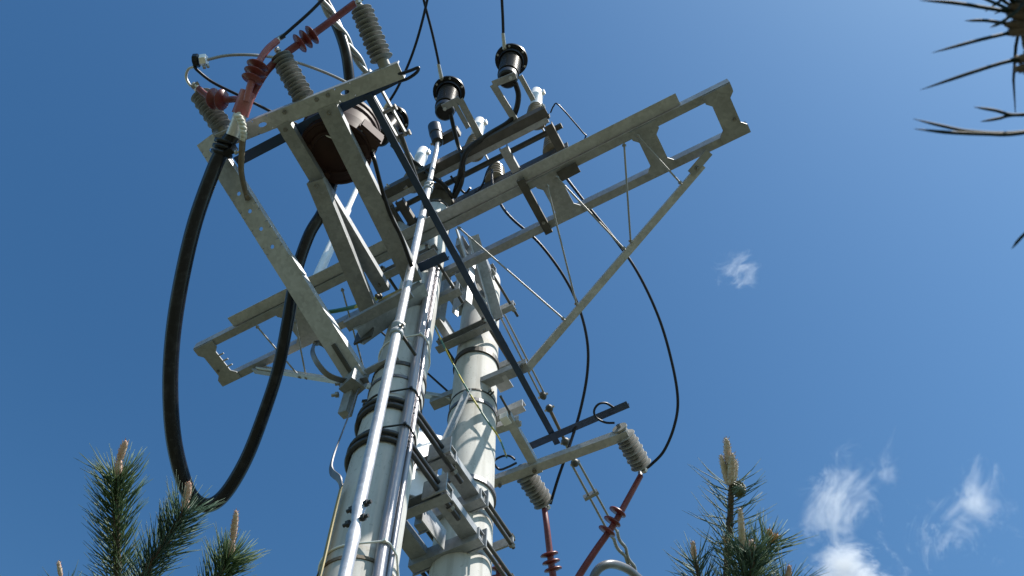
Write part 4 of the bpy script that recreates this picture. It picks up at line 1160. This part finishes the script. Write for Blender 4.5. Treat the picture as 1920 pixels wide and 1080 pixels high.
def red_core(lab, pts, sh, n=3):
    t = thing('red_cable_core', lab, 'cable core', pts[0], 'red cable cores on the far side')
    MB().tube(pts, 0.021, 14, 8, taper=lambda s: 0.85 + 0.2 * s).build('core', 'red_shrink', t)
    d = (V3(sh[1]) - V3(sh[0]))
    L = d.length
    d.normalize()
    for k in range(n):
        q = lerp(sh[0], sh[1], k / (n - 1))
        MB().lathe(q - d * 0.014, q + d, [(0, 0.02), (0.005, 0.048), (0.012, 0.055), (0.018, 0.054), (0.026, 0.024)], 24).build('rain_shed', 'red_shed', t)
    MB().cyl(V3(pts[0]) + Vector((0, 0, 0.03)), pts[0], 0.014, None, 10).build('lug', 'bolt_steel', t)
red_core('red cable core with three sheds leading down left from the right-hand arrester', [(0.718, 1.546, 6.032), (0.597, 1.566, 5.882), (0.486, 1.583, 5.746), (0.343, 1.602, 5.613), (0.199, 1.631, 5.475), (0.047, 1.679, 5.305)], ((0.533, 1.558, 5.813), (0.443, 1.579, 5.715)))
red_core('red cable core with three sheds below the arrester by the far pole', [(0.096, 1.462, 5.974), (0.096, 1.484, 5.852), (0.080, 1.543, 5.710), (0.064, 1.612, 5.563), (0.015, 1.782, 5.364)], ((0.072, 1.555, 5.680), (0.067, 1.609, 5.610)))
red_core('short red cable core peeping out right of the far pole at the bottom edge', [(-0.255, 1.544, 5.740), (-0.259, 1.540, 5.685), (-0.283, 1.575, 5.607), (-0.362, 1.702, 5.419)], ((-0.251, 1.531, 5.691), (-0.283, 1.575, 5.607)))
def guy():
    t = thing('dead_end_string', 'long chain of rods and shackles leading away from the far pole head', 'line fitting', (0.200, 0.705, 7.100))
    Q = [Vector((0.192, 0.694, 7.150)), Vector((0.153, 1.391, 7.100)), Vector((0.143, 1.512, 7.100)), Vector((0.120, 1.819, 7.080)), Vector((0.102, 2.015, 7.060)), Vector((0.079, 2.338, 7.050)), Vector((0.075, 2.747, 7.030)), Vector((0.070, 3.099, 7.000))]
    s = Vector((1, 0.1, 0.3)).normalized()
    for k in (-1, 1):
        MB().cyl(Q[0] + s * 0.016 * k, Q[1] + s * 0.016 * k, 0.0075, None, 8).build('link_rod', 'steel_wire', t)
        MB().cyl(Q[4] + s * 0.026 * k, Q[6] + s * 0.03 * k, 0.010, None, 8).build('grip_rod', 'steel_wire', t)
    MB().cyl(Q[2], Q[3], 0.014, 0.012, 10).build('eye_rod', 'tape_brown', t)
    MB().cyl(Q[3], Q[4], 0.016, None, 10).build('tension_rod', 'steel_wire', t)
    d = (Q[3] - Q[2]).normalized()
    for q, w in ((Q[1], 0.028), (Q[2], 0.03), (Q[3], 0.034), (Q[4], 0.034)):
        MB().lathe(q - d * 0.03, q + d, [(0, 0.012), (0.012, w * 0.8), (0.03, w), (0.048, w * 0.8), (0.06, 0.012)], 12).build('shackle', 'dark_steel', t)
        MB().cyl(q - s * 0.04, q + s * 0.04, 0.010, None, 8).build('pin', 'alu_wire', t)
    MB().box(Q[5], (0.12, 0.03, 0.04), d=s).build('clamp_plate', 'steel_wire', t)
    for k in (-1, 1):
        pts = []
        for i in range(40):
            f_ = i / 39
            b = lerp(Q[6] + s * 0.03 * k, Q[7] + (Q[7] - Q[6]) * 0.4, f_)
            an = f_ * 16 + k
            pts.append(b + Vector((math.cos(an), 0, math.sin(an))) * 0.008)
        MB().tube(pts, 0.014, 7, raw=True).build('grip_strand', 'galv_dull', t)
    MB().cyl(Q[0], (0.10, Y2, 7.15), 0.012, None, 8).build('anchor_rod', 'dark_steel', t)
    w = MB().tube([Q[7], Q[7] + (Q[7] - Q[6]) * 3, Q[7] + (Q[7] - Q[6]) * 20 + Vector((0, 0, -1))], 0.012, 8)
    w.build('span_wire', 'steel_wire', t)
guy()
single(MB().tube([(-0.104, 2.375, 5.855), (0.040, 2.255, 6.056), (0.108, 2.225, 6.142), (0.177, 2.260, 6.199), (0.226, 2.383, 6.269), (0.260, 2.543, 6.318), (0.266, 2.876, 6.395), (0.145, 4.013, 6.644)], 0.030, 16, 8), 'span_cable', 'cable_grey', 'thick grey cable arching at the bottom edge right of the red cores', 'cable', (0.177, 2.260, 6.199))

# upright silver pipe beside the transformer
t = thing('upright_pipe', 'bright upright metal pipe between the cross-arm and the brown transformer', 'pipe', (-0.779, -0.172, 7.010))
bz = Vector((-0.781, -0.169, 7.010))
MB().cyl(bz, (bz.x, bz.y, 8.35), 0.034, 0.032, 18).build('lower_tube', 'alu_cap', t)
MB().cyl((bz.x, bz.y, 8.352), (bz.x, bz.y, 9.4), 0.022, 0.02, 16).build('upper_tube', 'alu_cap', t)
MB().beam((bz.x, -0.24, 7.005), (bz.x, bz.y + 0.04, 7.005), BOX(0.06, 0.01)).build('foot_plate', 'galv', t)

# ------------------------------------------------------------------ pines
def needle(mb, a, d, L, bend, r):
    """curved tapering three-sided needle"""
    d = d.normalized()
    s, u, dd = frame(d, (0.3, 0.5, 0.81))
    rows = []
    n = 4
    for i in range(n):
        f_ = i / (n - 1)
        q = a + d * (L * f_) + bend * (f_ * f_ * L)
        rr = r * (1.0 - 0.75 * f_ ** 3)
        rows.append([q + (s * math.cos(2.094 * k) + u * math.sin(2.094 * k)) * rr for k in range(3)])
    vs = [v for row in rows for v in row]
    fs = []
    for i in range(n - 1):
        for k in range(3):
            fs.append([i * 3 + k, i * 3 + (k + 1) % 3, (i + 1) * 3 + (k + 1) % 3, (i + 1) * 3 + k])
    fs.append([(n - 1) * 3, (n - 1) * 3 + 1, (n - 1) * 3 + 2])
    mb.add(vs, fs, True)

def needles_on(mb, pts, count, Lmin, Lmax, f0=0.0, f1=1.0, r=0.0009, lean=0.75, rng=None):
    P = catmull(pts, 8)
    rng = rng or random
    for i in range(count):
        f_ = f0 + (f1 - f0) * (i + rng.random()) / count
        x = f_ * (len(P) - 1)
        k = min(int(x), len(P) - 2)
        a = lerp(P[k], P[k + 1], x - k)
        d = (P[k + 1] - P[k]).normalized()
        s, u, dd = frame(d, (0.1, 0.2, 1))
        an = i * 2.39996 + rng.uniform(-0.3, 0.3)
        o = s * math.cos(an) + u * math.sin(an)
        ln = lean + rng.uniform(-0.28, 0.28)
        for pr in (-1, 1):
            tw = (s * -math.sin(an) + u * math.cos(an)) * (0.10 * pr + rng.uniform(-0.08, 0.08))
            dr = (o + d * ln + tw).normalized()
            bend = d * rng.uniform(0.05, 0.35) + Vector((0, 0, -1)) * rng.uniform(0.0, 0.15) + o * rng.uniform(-0.15, 0.1)
            needle(mb, a + o * 0.004, dr, rng.uniform(Lmin, Lmax), bend, r)

def candle(parent, a, b, r, m, rng):
    """spring shoot: a rod clothed in spiralling bud scales"""
    a, b = V3(a), V3(b)
    d = (b - a)
    L = d.length
    d.normalize()
    s, u, dd = frame(d, (0.1, 0.2, 1))
    mb = MB()
    n = 9
    prof = [(L * i / n, r * (0.75 + 0.35 * math.sin(math.pi * min(1, 0.15 + i / n * 0.95))) * (1 if i < n else 0.35)) for i in range(n + 1)]
    mb.lathe(a, b, prof, 12)
    c = int(L / 0.0013)
    for i in range(c):
        f_ = i / c
        an = i * 2.39996
        o = s * math.cos(an) + u * math.sin(an)
        rr = r * (0.75 + 0.35 * math.sin(math.pi * min(1, 0.15 + f_ * 0.95)))
        if f_ > 0.93:
            rr *= 0.7
        q = a + d * L * f_ + o * rr * 0.8
        ln = r * rng.uniform(0.7, 1.3)
        t1 = (d * 0.85 + o * 0.55).normalized()
        w = (d.cross(o)) * r * 0.26
        mb.add([q - w, q + w, q + t1 * ln, q + o * r * 0.3 + t1 * ln * 0.3], [[0, 1, 3], [1, 2, 3], [2, 0, 3]])
    return mb.build('candle_shoot', m, parent)

def scaly_stem(mb, pts, r0, r1, rng, dens=260):
    mb.tube(pts, r0, 10, 8, taper=lambda s: 1 + (r1 / r0 - 1) * s)
    P = catmull(pts, 8)
    L = sum((P[i + 1] - P[i]).length for i in range(len(P) - 1))
    for i in range(int(L * dens)):
        f_ = rng.random()
        x = f_ * (len(P) - 1)
        k = min(int(x), len(P) - 2)
        a = lerp(P[k], P[k + 1], x - k)
        d = (P[k + 1] - P[k]).normalized()
        s, u, dd = frame(d, (0.1, 0.2, 1))
        an = rng.uniform(0, 6.283)
        o = s * math.cos(an) + u * math.sin(an)
        rr = r0 + (r1 - r0) * f_
        q = a + o * rr * 0.9
        w = d.cross(o) * rr * 0.35
        t1 = (d + o * 0.5).normalized() * rr * 0.9
        mb.add([q - w, q + w, q + t1, q + o * rr * 0.35], [[0, 1, 3], [1, 2, 3], [2, 0, 3]])
    return mb

def left_pine():
    rng = random.Random(3)
    base = Vector((-0.059, -0.831, 3.425))
    trunk_xy = Vector((base.x - 0.05, base.y + 0.1, 0))
    t = thing('young_pine', 'young pine with three candle-tipped shoots at the lower left', 'pine tree', trunk_xy)
    hub = Vector((-0.183, -0.581, 3.227))
    tr = MB().tube([trunk_xy, trunk_xy + Vector((0.02, 0, 1.2)), Vector((hub.x, hub.y, hub.z - 0.5)), hub], 0.04, 12, 8, taper=lambda s: 1 - 0.65 * s).build('trunk', 'bark', t)
    S = [
        ([hub, (-0.132, -0.751, 3.338), (-0.063, -0.887, 3.415), (-0.007, -1.002, 3.480), (0.035, -1.076, 3.523)], ((0.034, -1.074, 3.522), (0.061, -1.110, 3.545), (0.096, -1.140, 3.567)), 430, 0.0092, 'candle', 0.105),
        ([hub, (0.002, -0.787, 3.252), (0.061, -0.876, 3.328), (0.140, -0.916, 3.377), (0.208, -0.952, 3.420)], ((0.208, -0.952, 3.420), (0.226, -0.974, 3.435), (0.250, -1.006, 3.455)), 360, 0.0088, 'candle', 0.10),
        ([hub, (-0.046, -0.600, 3.314), (0.077, -0.677, 3.401), (0.142, -0.715, 3.445), (0.174, -0.733, 3.472)], ((0.174, -0.733, 3.472), (0.204, -0.770, 3.495), (0.244, -0.826, 3.530)), 300, 0.0088, 'candle', 0.10),
        ([hub, (-0.318, -0.657, 3.397), (-0.397, -0.744, 3.495), (-0.405, -0.801, 3.552)], ((-0.405, -0.801, 3.552), (-0.391, -0.841, 3.573), (-0.379, -0.879, 3.593)), 160, 0.0065, 'candle', 0.085),
    ]
    for i, (pts, cd, cnt, cr, cm, nl) in enumerate(S):
        br = scaly_stem(MB(), pts, 0.014, 0.0065, rng).build('branch', 'bark', t)
        nm = MB()
        needles_on(nm, pts[1:], int(cnt * 0.62), nl * 0.6, nl * 1.08, 0.0, 0.99, 0.00165, 0.85, rng)
        o = nm.build('needles', 'needle_blue' if i % 2 else 'needle', t)
        o['kind'] = 'stuff'
        candle(br, cd[0], cd[1], cr, cm, rng)
        candle(br, cd[1], cd[2], cr * 0.9, cm, rng)
    # side sprays low on the trunk, mostly under the picture edge
    nm = MB()
    bm_ = MB()
    for k in range(9):
        an = k * 0.75
        z = hub.z - 0.05 - 0.13 * (k // 3)
        a = Vector((hub.x, hub.y, z))
        b = a + Vector((math.cos(an), math.sin(an), 0.35)) * (0.28 + 0.03 * k)
        scaly_stem(bm_, [a, lerp(a, b, 0.5) - Vector((0, 0, 0.02)), b], 0.008, 0.005, rng, 60)
        needles_on(nm, [a, lerp(a, b, 0.5) - Vector((0, 0, 0.02)), b], 110, 0.05, 0.08, 0.15, 1.0, 0.0012, 0.8, rng)
    bm_.build('branch', 'bark', t)
    nm.build('needles', 'needle', t)['kind'] = 'stuff'
left_pine()

def right_pine():
    rng = random.Random(11)
    base = Vector((1.352, 0.043, 3.547))
    hub = Vector((1.229, 0.256, 3.367))
    t = thing('young_pine', 'young pine top with pale candles and a green cone at the lower right', 'pine tree', (hub.x, hub.y + 0.05, 0))
    MB().tube([(hub.x, hub.y + 0.05, 0), (hub.x + 0.02, hub.y + 0.03, 1.2), (hub.x, hub.y, hub.z - 0.5), hub], 0.045, 12, 8, taper=lambda s: 1 - 0.7 * s).build('trunk', 'bark', t)
    leader = [hub, (1.302, 0.091, 3.469), (1.367, -0.020, 3.545), (1.423, -0.105, 3.608), (1.467, -0.181, 3.653)]
    br = scaly_stem(MB(), leader, 0.013, 0.0075, rng).build('branch', 'bark', t)
    nm = MB()
    needles_on(nm, leader[2:], 44, 0.085, 0.135, 0.10, 0.98, 0.0016, 0.4, rng)
    nm.build('needles', 'needle_blue', t)['kind'] = 'stuff'
    for a, b, r in (((1.465, -0.178, 3.651), (1.485, -0.232, 3.680), 0.011), ((1.483, -0.229, 3.678), (1.507, -0.288, 3.710), 0.0092), ((1.466, -0.189, 3.645), (1.506, -0.259, 3.675), 0.0095), ((1.457, -0.186, 3.653), (1.473, -0.258, 3.689), 0.0075), ((1.476, -0.177, 3.664), (1.503, -0.214, 3.699), 0.008)):
        candle(br, a, b, r, 'candle_pale', rng)
    # green cone
    c = Vector((1.479, -0.170, 3.628))
    mb = MB()
    mb.lathe(c - Vector((0, 0, 0.024)), c + Vector((0, 0, 1)), [(0, 0.006), (0.006, 0.015), (0.02, 0.019), (0.034, 0.016), (0.046, 0.006)], 14)
    for i in range(90):
        f_ = i / 90
        an = i * 2.39996
        h = 0.046 * f_ - 0.022
        rr = 0.019 * math.sqrt(max(0.05, 1 - (h / 0.025) ** 2))
        o = Vector((math.cos(an), math.sin(an), 0))
        q = c + o * rr * 0.9 + Vector((0, 0, h))
        w = Vector((-o.y, o.x, 0)) * 0.0035
        mb.add([q - w, q + w, q + o * 0.004 + Vector((0, 0, 0.005)), q + o * 0.005], [[0, 1, 3], [1, 2, 3], [2, 0, 3]])
    mb.build('pine_cone', 'cone_green', br)
    side = [
        ([hub, (1.332, 0.099, 3.406), (1.388, -0.008, 3.444), (1.426, -0.092, 3.480)], [((1.423, -0.086, 3.476), (1.470, -0.196, 3.526), 0.0082, 'candle_pale')], 330, 0.10),
        ([hub, (1.265, 0.063, 3.405), (1.276, -0.019, 3.467), (1.291, -0.095, 3.516)], [((1.291, -0.095, 3.516), (1.308, -0.137, 3.539), 0.0068, 'candle')], 170, 0.095),
        ([hub, (1.338, 0.178, 3.507), (1.436, 0.082, 3.584), (1.494, 0.048, 3.624)], [((1.492, 0.051, 3.623), (1.502, 0.018, 3.640), 0.009, 'bud_orange'), ((1.495, 0.052, 3.623), (1.518, 0.042, 3.633), 0.009, 'bud_orange')], 190, 0.10),
        ([hub, (1.337, 0.013, 3.389), (1.422, -0.053, 3.428), (1.453, -0.106, 3.459)], [((1.452, -0.104, 3.458), (1.464, -0.129, 3.472), 0.008, 'candle')], 200, 0.10),
        ([hub, (1.267, 0.138, 3.485), (1.346, 0.041, 3.547), (1.387, -0.074, 3.552)], [((1.387, -0.074, 3.552), (1.395, -0.091, 3.562), 0.008, 'bud_orange')], 120, 0.09),
        ([hub, (1.370, 0.149, 3.393), (1.458, 0.091, 3.440), (1.500, 0.054, 3.467)], [((1.500, 0.054, 3.467), (1.521, 0.020, 3.487), 0.007, 'candle')], 150, 0.10),
    ]
    for i, (pts, cs, cnt, nl) in enumerate(side):
        b2 = scaly_stem(MB(), pts, 0.009, 0.0055, rng, 120).build('branch', 'bark', t)
        nm = MB()
        needles_on(nm, pts[1:], int(cnt * 0.40), nl * 0.65, nl * 1.12, 0.0, 0.99, 0.0016, 0.8, rng)
        nm.build('needles', 'needle' if i % 2 == 0 else 'needle_blue', t)['kind'] = 'stuff'
        for a, b, r, m in cs:
            candle(b2, a, b, r, m, rng)
right_pine()

def near_twig():
    rng = random.Random(21)
    D = 0.43
    stem = [(1.894, -1.779, 2.057), (1.888, -1.762, 2.048), (1.882, -1.747, 2.040), (1.878, -1.731, 2.032), (1.880, -1.703, 2.026), (1.877, -1.658, 2.011), (1.879, -1.560, 2.001)]
    end = V3(stem[-1])
    t = thing('pine_branch', 'dark pine twig with long needles close by at the upper right edge', 'pine branch', end)
    mb = scaly_stem(MB(), [end + Vector((0.35, -0.35, -0.35)), end + Vector((0.12, -0.10, -0.12))] + stem[::-1], 0.0050, 0.0042, rng, 1500)
    tw = mb.build('twig', 'bark', t)
    nm = MB()
    def nd(pts, r):
        nm.tube(pts, r, 6, 6, taper=lambda s: 1.0 - 0.15 * s if s < 0.75 else max(0.10, 0.89 - 0.8 * ((s - 0.75) / 0.25) ** 1.8))
    nd([(1.882, -1.755, 2.044), (1.872, -1.763, 2.042), (1.863, -1.770, 2.040), (1.851, -1.779, 2.038), (1.837, -1.788, 2.036)], 0.00098)
    nd([(1.880, -1.750, 2.041), (1.870, -1.758, 2.040), (1.862, -1.764, 2.038), (1.853, -1.769, 2.036)], 0.00085)
    nd([(1.881, -1.749, 2.041), (1.870, -1.753, 2.038), (1.854, -1.759, 2.032), (1.832, -1.766, 2.025)], 0.00092)
    nd([(1.884, -1.733, 2.035), (1.867, -1.742, 2.031), (1.848, -1.748, 2.025), (1.820, -1.755, 2.017)], 0.00098)
    nd([(1.878, -1.710, 2.023), (1.857, -1.721, 2.020), (1.849, -1.728, 2.019), (1.840, -1.735, 2.018)], 0.00085)
    nd([(1.878, -1.710, 2.022), (1.857, -1.721, 2.020), (1.849, -1.724, 2.018), (1.840, -1.728, 2.015)], 0.00085)
    nd([(1.876, -1.705, 2.020), (1.853, -1.714, 2.016), (1.841, -1.721, 2.014), (1.825, -1.731, 2.012), (1.810, -1.742, 2.009)], 0.00098)
    nd([(1.877, -1.704, 2.022), (1.853, -1.714, 2.018), (1.835, -1.725, 2.016), (1.824, -1.734, 2.015), (1.812, -1.745, 2.013)], 0.00085)
    nd([(1.871, -1.670, 2.003), (1.850, -1.676, 1.999), (1.836, -1.675, 1.993), (1.828, -1.674, 1.988)], 0.00092)
    nd([(1.883, -1.757, 2.045), (1.876, -1.764, 2.044), (1.871, -1.773, 2.043), (1.869, -1.781, 2.041)], 0.00085)
    nd([(1.884, -1.758, 2.045), (1.879, -1.764, 2.045), (1.875, -1.771, 2.044), (1.871, -1.785, 2.043)], 0.00085)
    nd([(1.879, -1.764, 2.036), (1.873, -1.765, 2.029), (1.863, -1.766, 2.022), (1.855, -1.769, 2.015)], 0.0008)
    sm = MB()
    for a, b in (((1.886, -1.751, 2.043), (1.874, -1.760, 2.042)), ((1.884, -1.747, 2.041), (1.871, -1.757, 2.040)), ((1.884, -1.748, 2.041), (1.870, -1.753, 2.038)), ((1.882, -1.736, 2.035), (1.867, -1.742, 2.032)), ((1.888, -1.754, 2.045), (1.876, -1.763, 2.043)), ((1.878, -1.733, 2.033), (1.866, -1.738, 2.030))):
        scaly_stem(sm, [a, lerp(a, b, 0.5), b], 0.0042, 0.0012, rng, 2600)
    sm.build('needle_sheath', 'bark', t)['kind'] = 'stuff'
    for k in range(26):
        q = lerp((1.888, -1.775, 2.054), (1.873, -1.736, 2.033), rng.random())
        needle(nm, q, Vector((rng.uniform(-0.2, 1.0), rng.uniform(-0.5, 0.9), rng.uniform(-0.2, 0.9))), rng.uniform(0.03, 0.055), Vector((rng.uniform(-0.2, 0.2), 0, rng.uniform(-0.2, 0.2))), 0.0010)
    needles_on(nm, [end, end + Vector((0.12, -0.10, -0.12)), end + Vector((0.35, -0.35, -0.35))], 90, 0.045, 0.065, 0.1, 1.0, 0.0011, 0.5, rng)
    nm.build('needles', 'needle_silhouette', t)['kind'] = 'stuff'
    # the pine it grows on stands behind the photographer's right shoulder
    q = end + Vector((0.35, -0.35, -0.35))
    MB().tube([q, q + Vector((0.5, -0.5, -0.25)), q + Vector((0.9, -0.9, -0.6))], 0.011, 10, 6, taper=lambda s: 1 + s).build('limb', 'bark', t)
    e = q + Vector((0.92, -0.92, 0))
    MB().tube([(e.x, e.y, 0), (e.x, e.y, 1.5), (e.x - 0.05, e.y, 3.4)], 0.06, 12, 6, taper=lambda s: 1 - 0.6 * s).build('trunk', 'bark', t)
near_twig()

# ------------------------------------------------------------------ clouds: lit volumes far above
def cloud_mat(name, seed, dens, thr, scale, lac):
    m = bpy.data.materials.new(name)
    m.use_nodes = True
    nt = m.node_tree
    nt.nodes.clear()
    out = nt.nodes.new('ShaderNodeOutputMaterial')
    pv = nt.nodes.new('ShaderNodeVolumePrincipled')
    pv.inputs['Color'].default_value = (0.97, 0.98, 1.0, 1)
    pv.inputs['Anisotropy'].default_value = 0.1
    nt.links.new(pv.outputs[0], out.inputs['Volume'])
    tc = nt.nodes.new('ShaderNodeTexCoord')
    mp = nt.nodes.new('ShaderNodeMapping')
    mp.inputs['Location'].default_value = (seed, seed * 0.7, -seed)
    nt.links.new(tc.outputs['Object'], mp.inputs['Vector'])
    nz = nt.nodes.new('ShaderNodeTexNoise')
    nz.inputs['Scale'].default_value = scale
    nz.inputs['Detail'].default_value = 9
    nz.inputs['Roughness'].default_value = 0.72
    nz.inputs['Lacunarity'].default_value = lac
    nz.inputs['Distortion'].default_value = 0.55
    nt.links.new(mp.outputs[0], nz.inputs['Vector'])
    ln = nt.nodes.new('ShaderNodeVectorMath')
    ln.operation = 'LENGTH'
    nt.links.new(tc.outputs['Object'], ln.inputs[0])
    fall = nt.nodes.new('ShaderNodeMapRange')
    fall.inputs['From Min'].default_value = 0.15
    fall.inputs['From Max'].default_value = 1.0
    fall.inputs['To Min'].default_value = 0.0
    fall.inputs['To Max'].default_value = 0.30
    nt.links.new(ln.outputs['Value'], fall.inputs['Value'])
    sb = nt.nodes.new('ShaderNodeMath')
    sb.operation = 'SUBTRACT'
    nt.links.new(nz.outputs['Fac'], sb.inputs[0])
    nt.links.new(fall.outputs[0], sb.inputs[1])
    s2 = nt.nodes.new('ShaderNodeMapRange')
    s2.inputs['From Min'].default_value = thr
    s2.inputs['From Max'].default_value = thr + 0.26
    s2.inputs['To Min'].default_value = 0.0
    s2.inputs['To Max'].default_value = dens
    nt.links.new(sb.outputs[0], s2.inputs['Value'])
    nt.links.new(s2.outputs[0], pv.inputs['Density'])
    return m

def cloud(lab, pts, wid, seed, dens, thr, scale):
    """a closed body stretched between two sky points, filled with scattering vapour"""
    a, b = V3(pts[0]), V3(pts[1])
    c = (a + b) / 2
    d = (b - a) / 2
    me = bpy.data.meshes.new('cloud')
    vs, fs = [], []
    n, k = 16, 10
    for i in range(k + 1):
        th = math.pi * i / k
        for j in range(n):
            ph = 2 * math.pi * j / n
            vs.append((math.sin(th) * math.cos(ph), math.sin(th) * math.sin(ph), math.cos(th)))
    for i in range(k):
        for j in range(n):
            fs.append([(i + 1) * n + j, (i + 1) * n + (j + 1) % n, i * n + (j + 1) % n, i * n + j])
    me.from_pydata(vs, [], fs)
    o = bpy.data.objects.new('cloud', me)
    col.objects.link(o)
    me.materials.append(cloud_mat('cloud_vapour', seed, dens, thr, scale, 2.1))
    s, u, dd = frame(d, (0, 0, 1))
    L = d.length
    M = Matrix((dd * L, -s * wid, u * wid)).transposed().to_4x4()
    M.translation = c
    o.matrix_world = M
    return tag(o, lab, 'cloud', 'small white clouds')
cloud('tiny white wisp of cloud alone in the sky right of centre', ((-27.102, 426.768, 812.967), (55.322, 464.137, 816.400)), 40, 3.1, 0.045, 0.44, 1.7)
cloud('bright billowing cloud at the bottom edge right of the pine top', ((-78.238, 717.301, 671.164), (57.437, 773.313, 679.264)), 68, 5.3, 0.085, 0.39, 1.9)
cloud('thin cloud veil rising above the bright billowing cloud', ((-82.660, 725.684, 666.355), (117.437, 625.416, 759.720)), 84, 6.1, 0.042, 0.46, 2.3)
cloud('ragged thin cloud near the lower right corner', ((28.016, 800.609, 659.947), (206.028, 696.652, 749.576)), 90, 6.6, 0.045, 0.46, 2.2)

for o in list(bpy.data.objects):
    if '_o' in o:
        del o['_o']
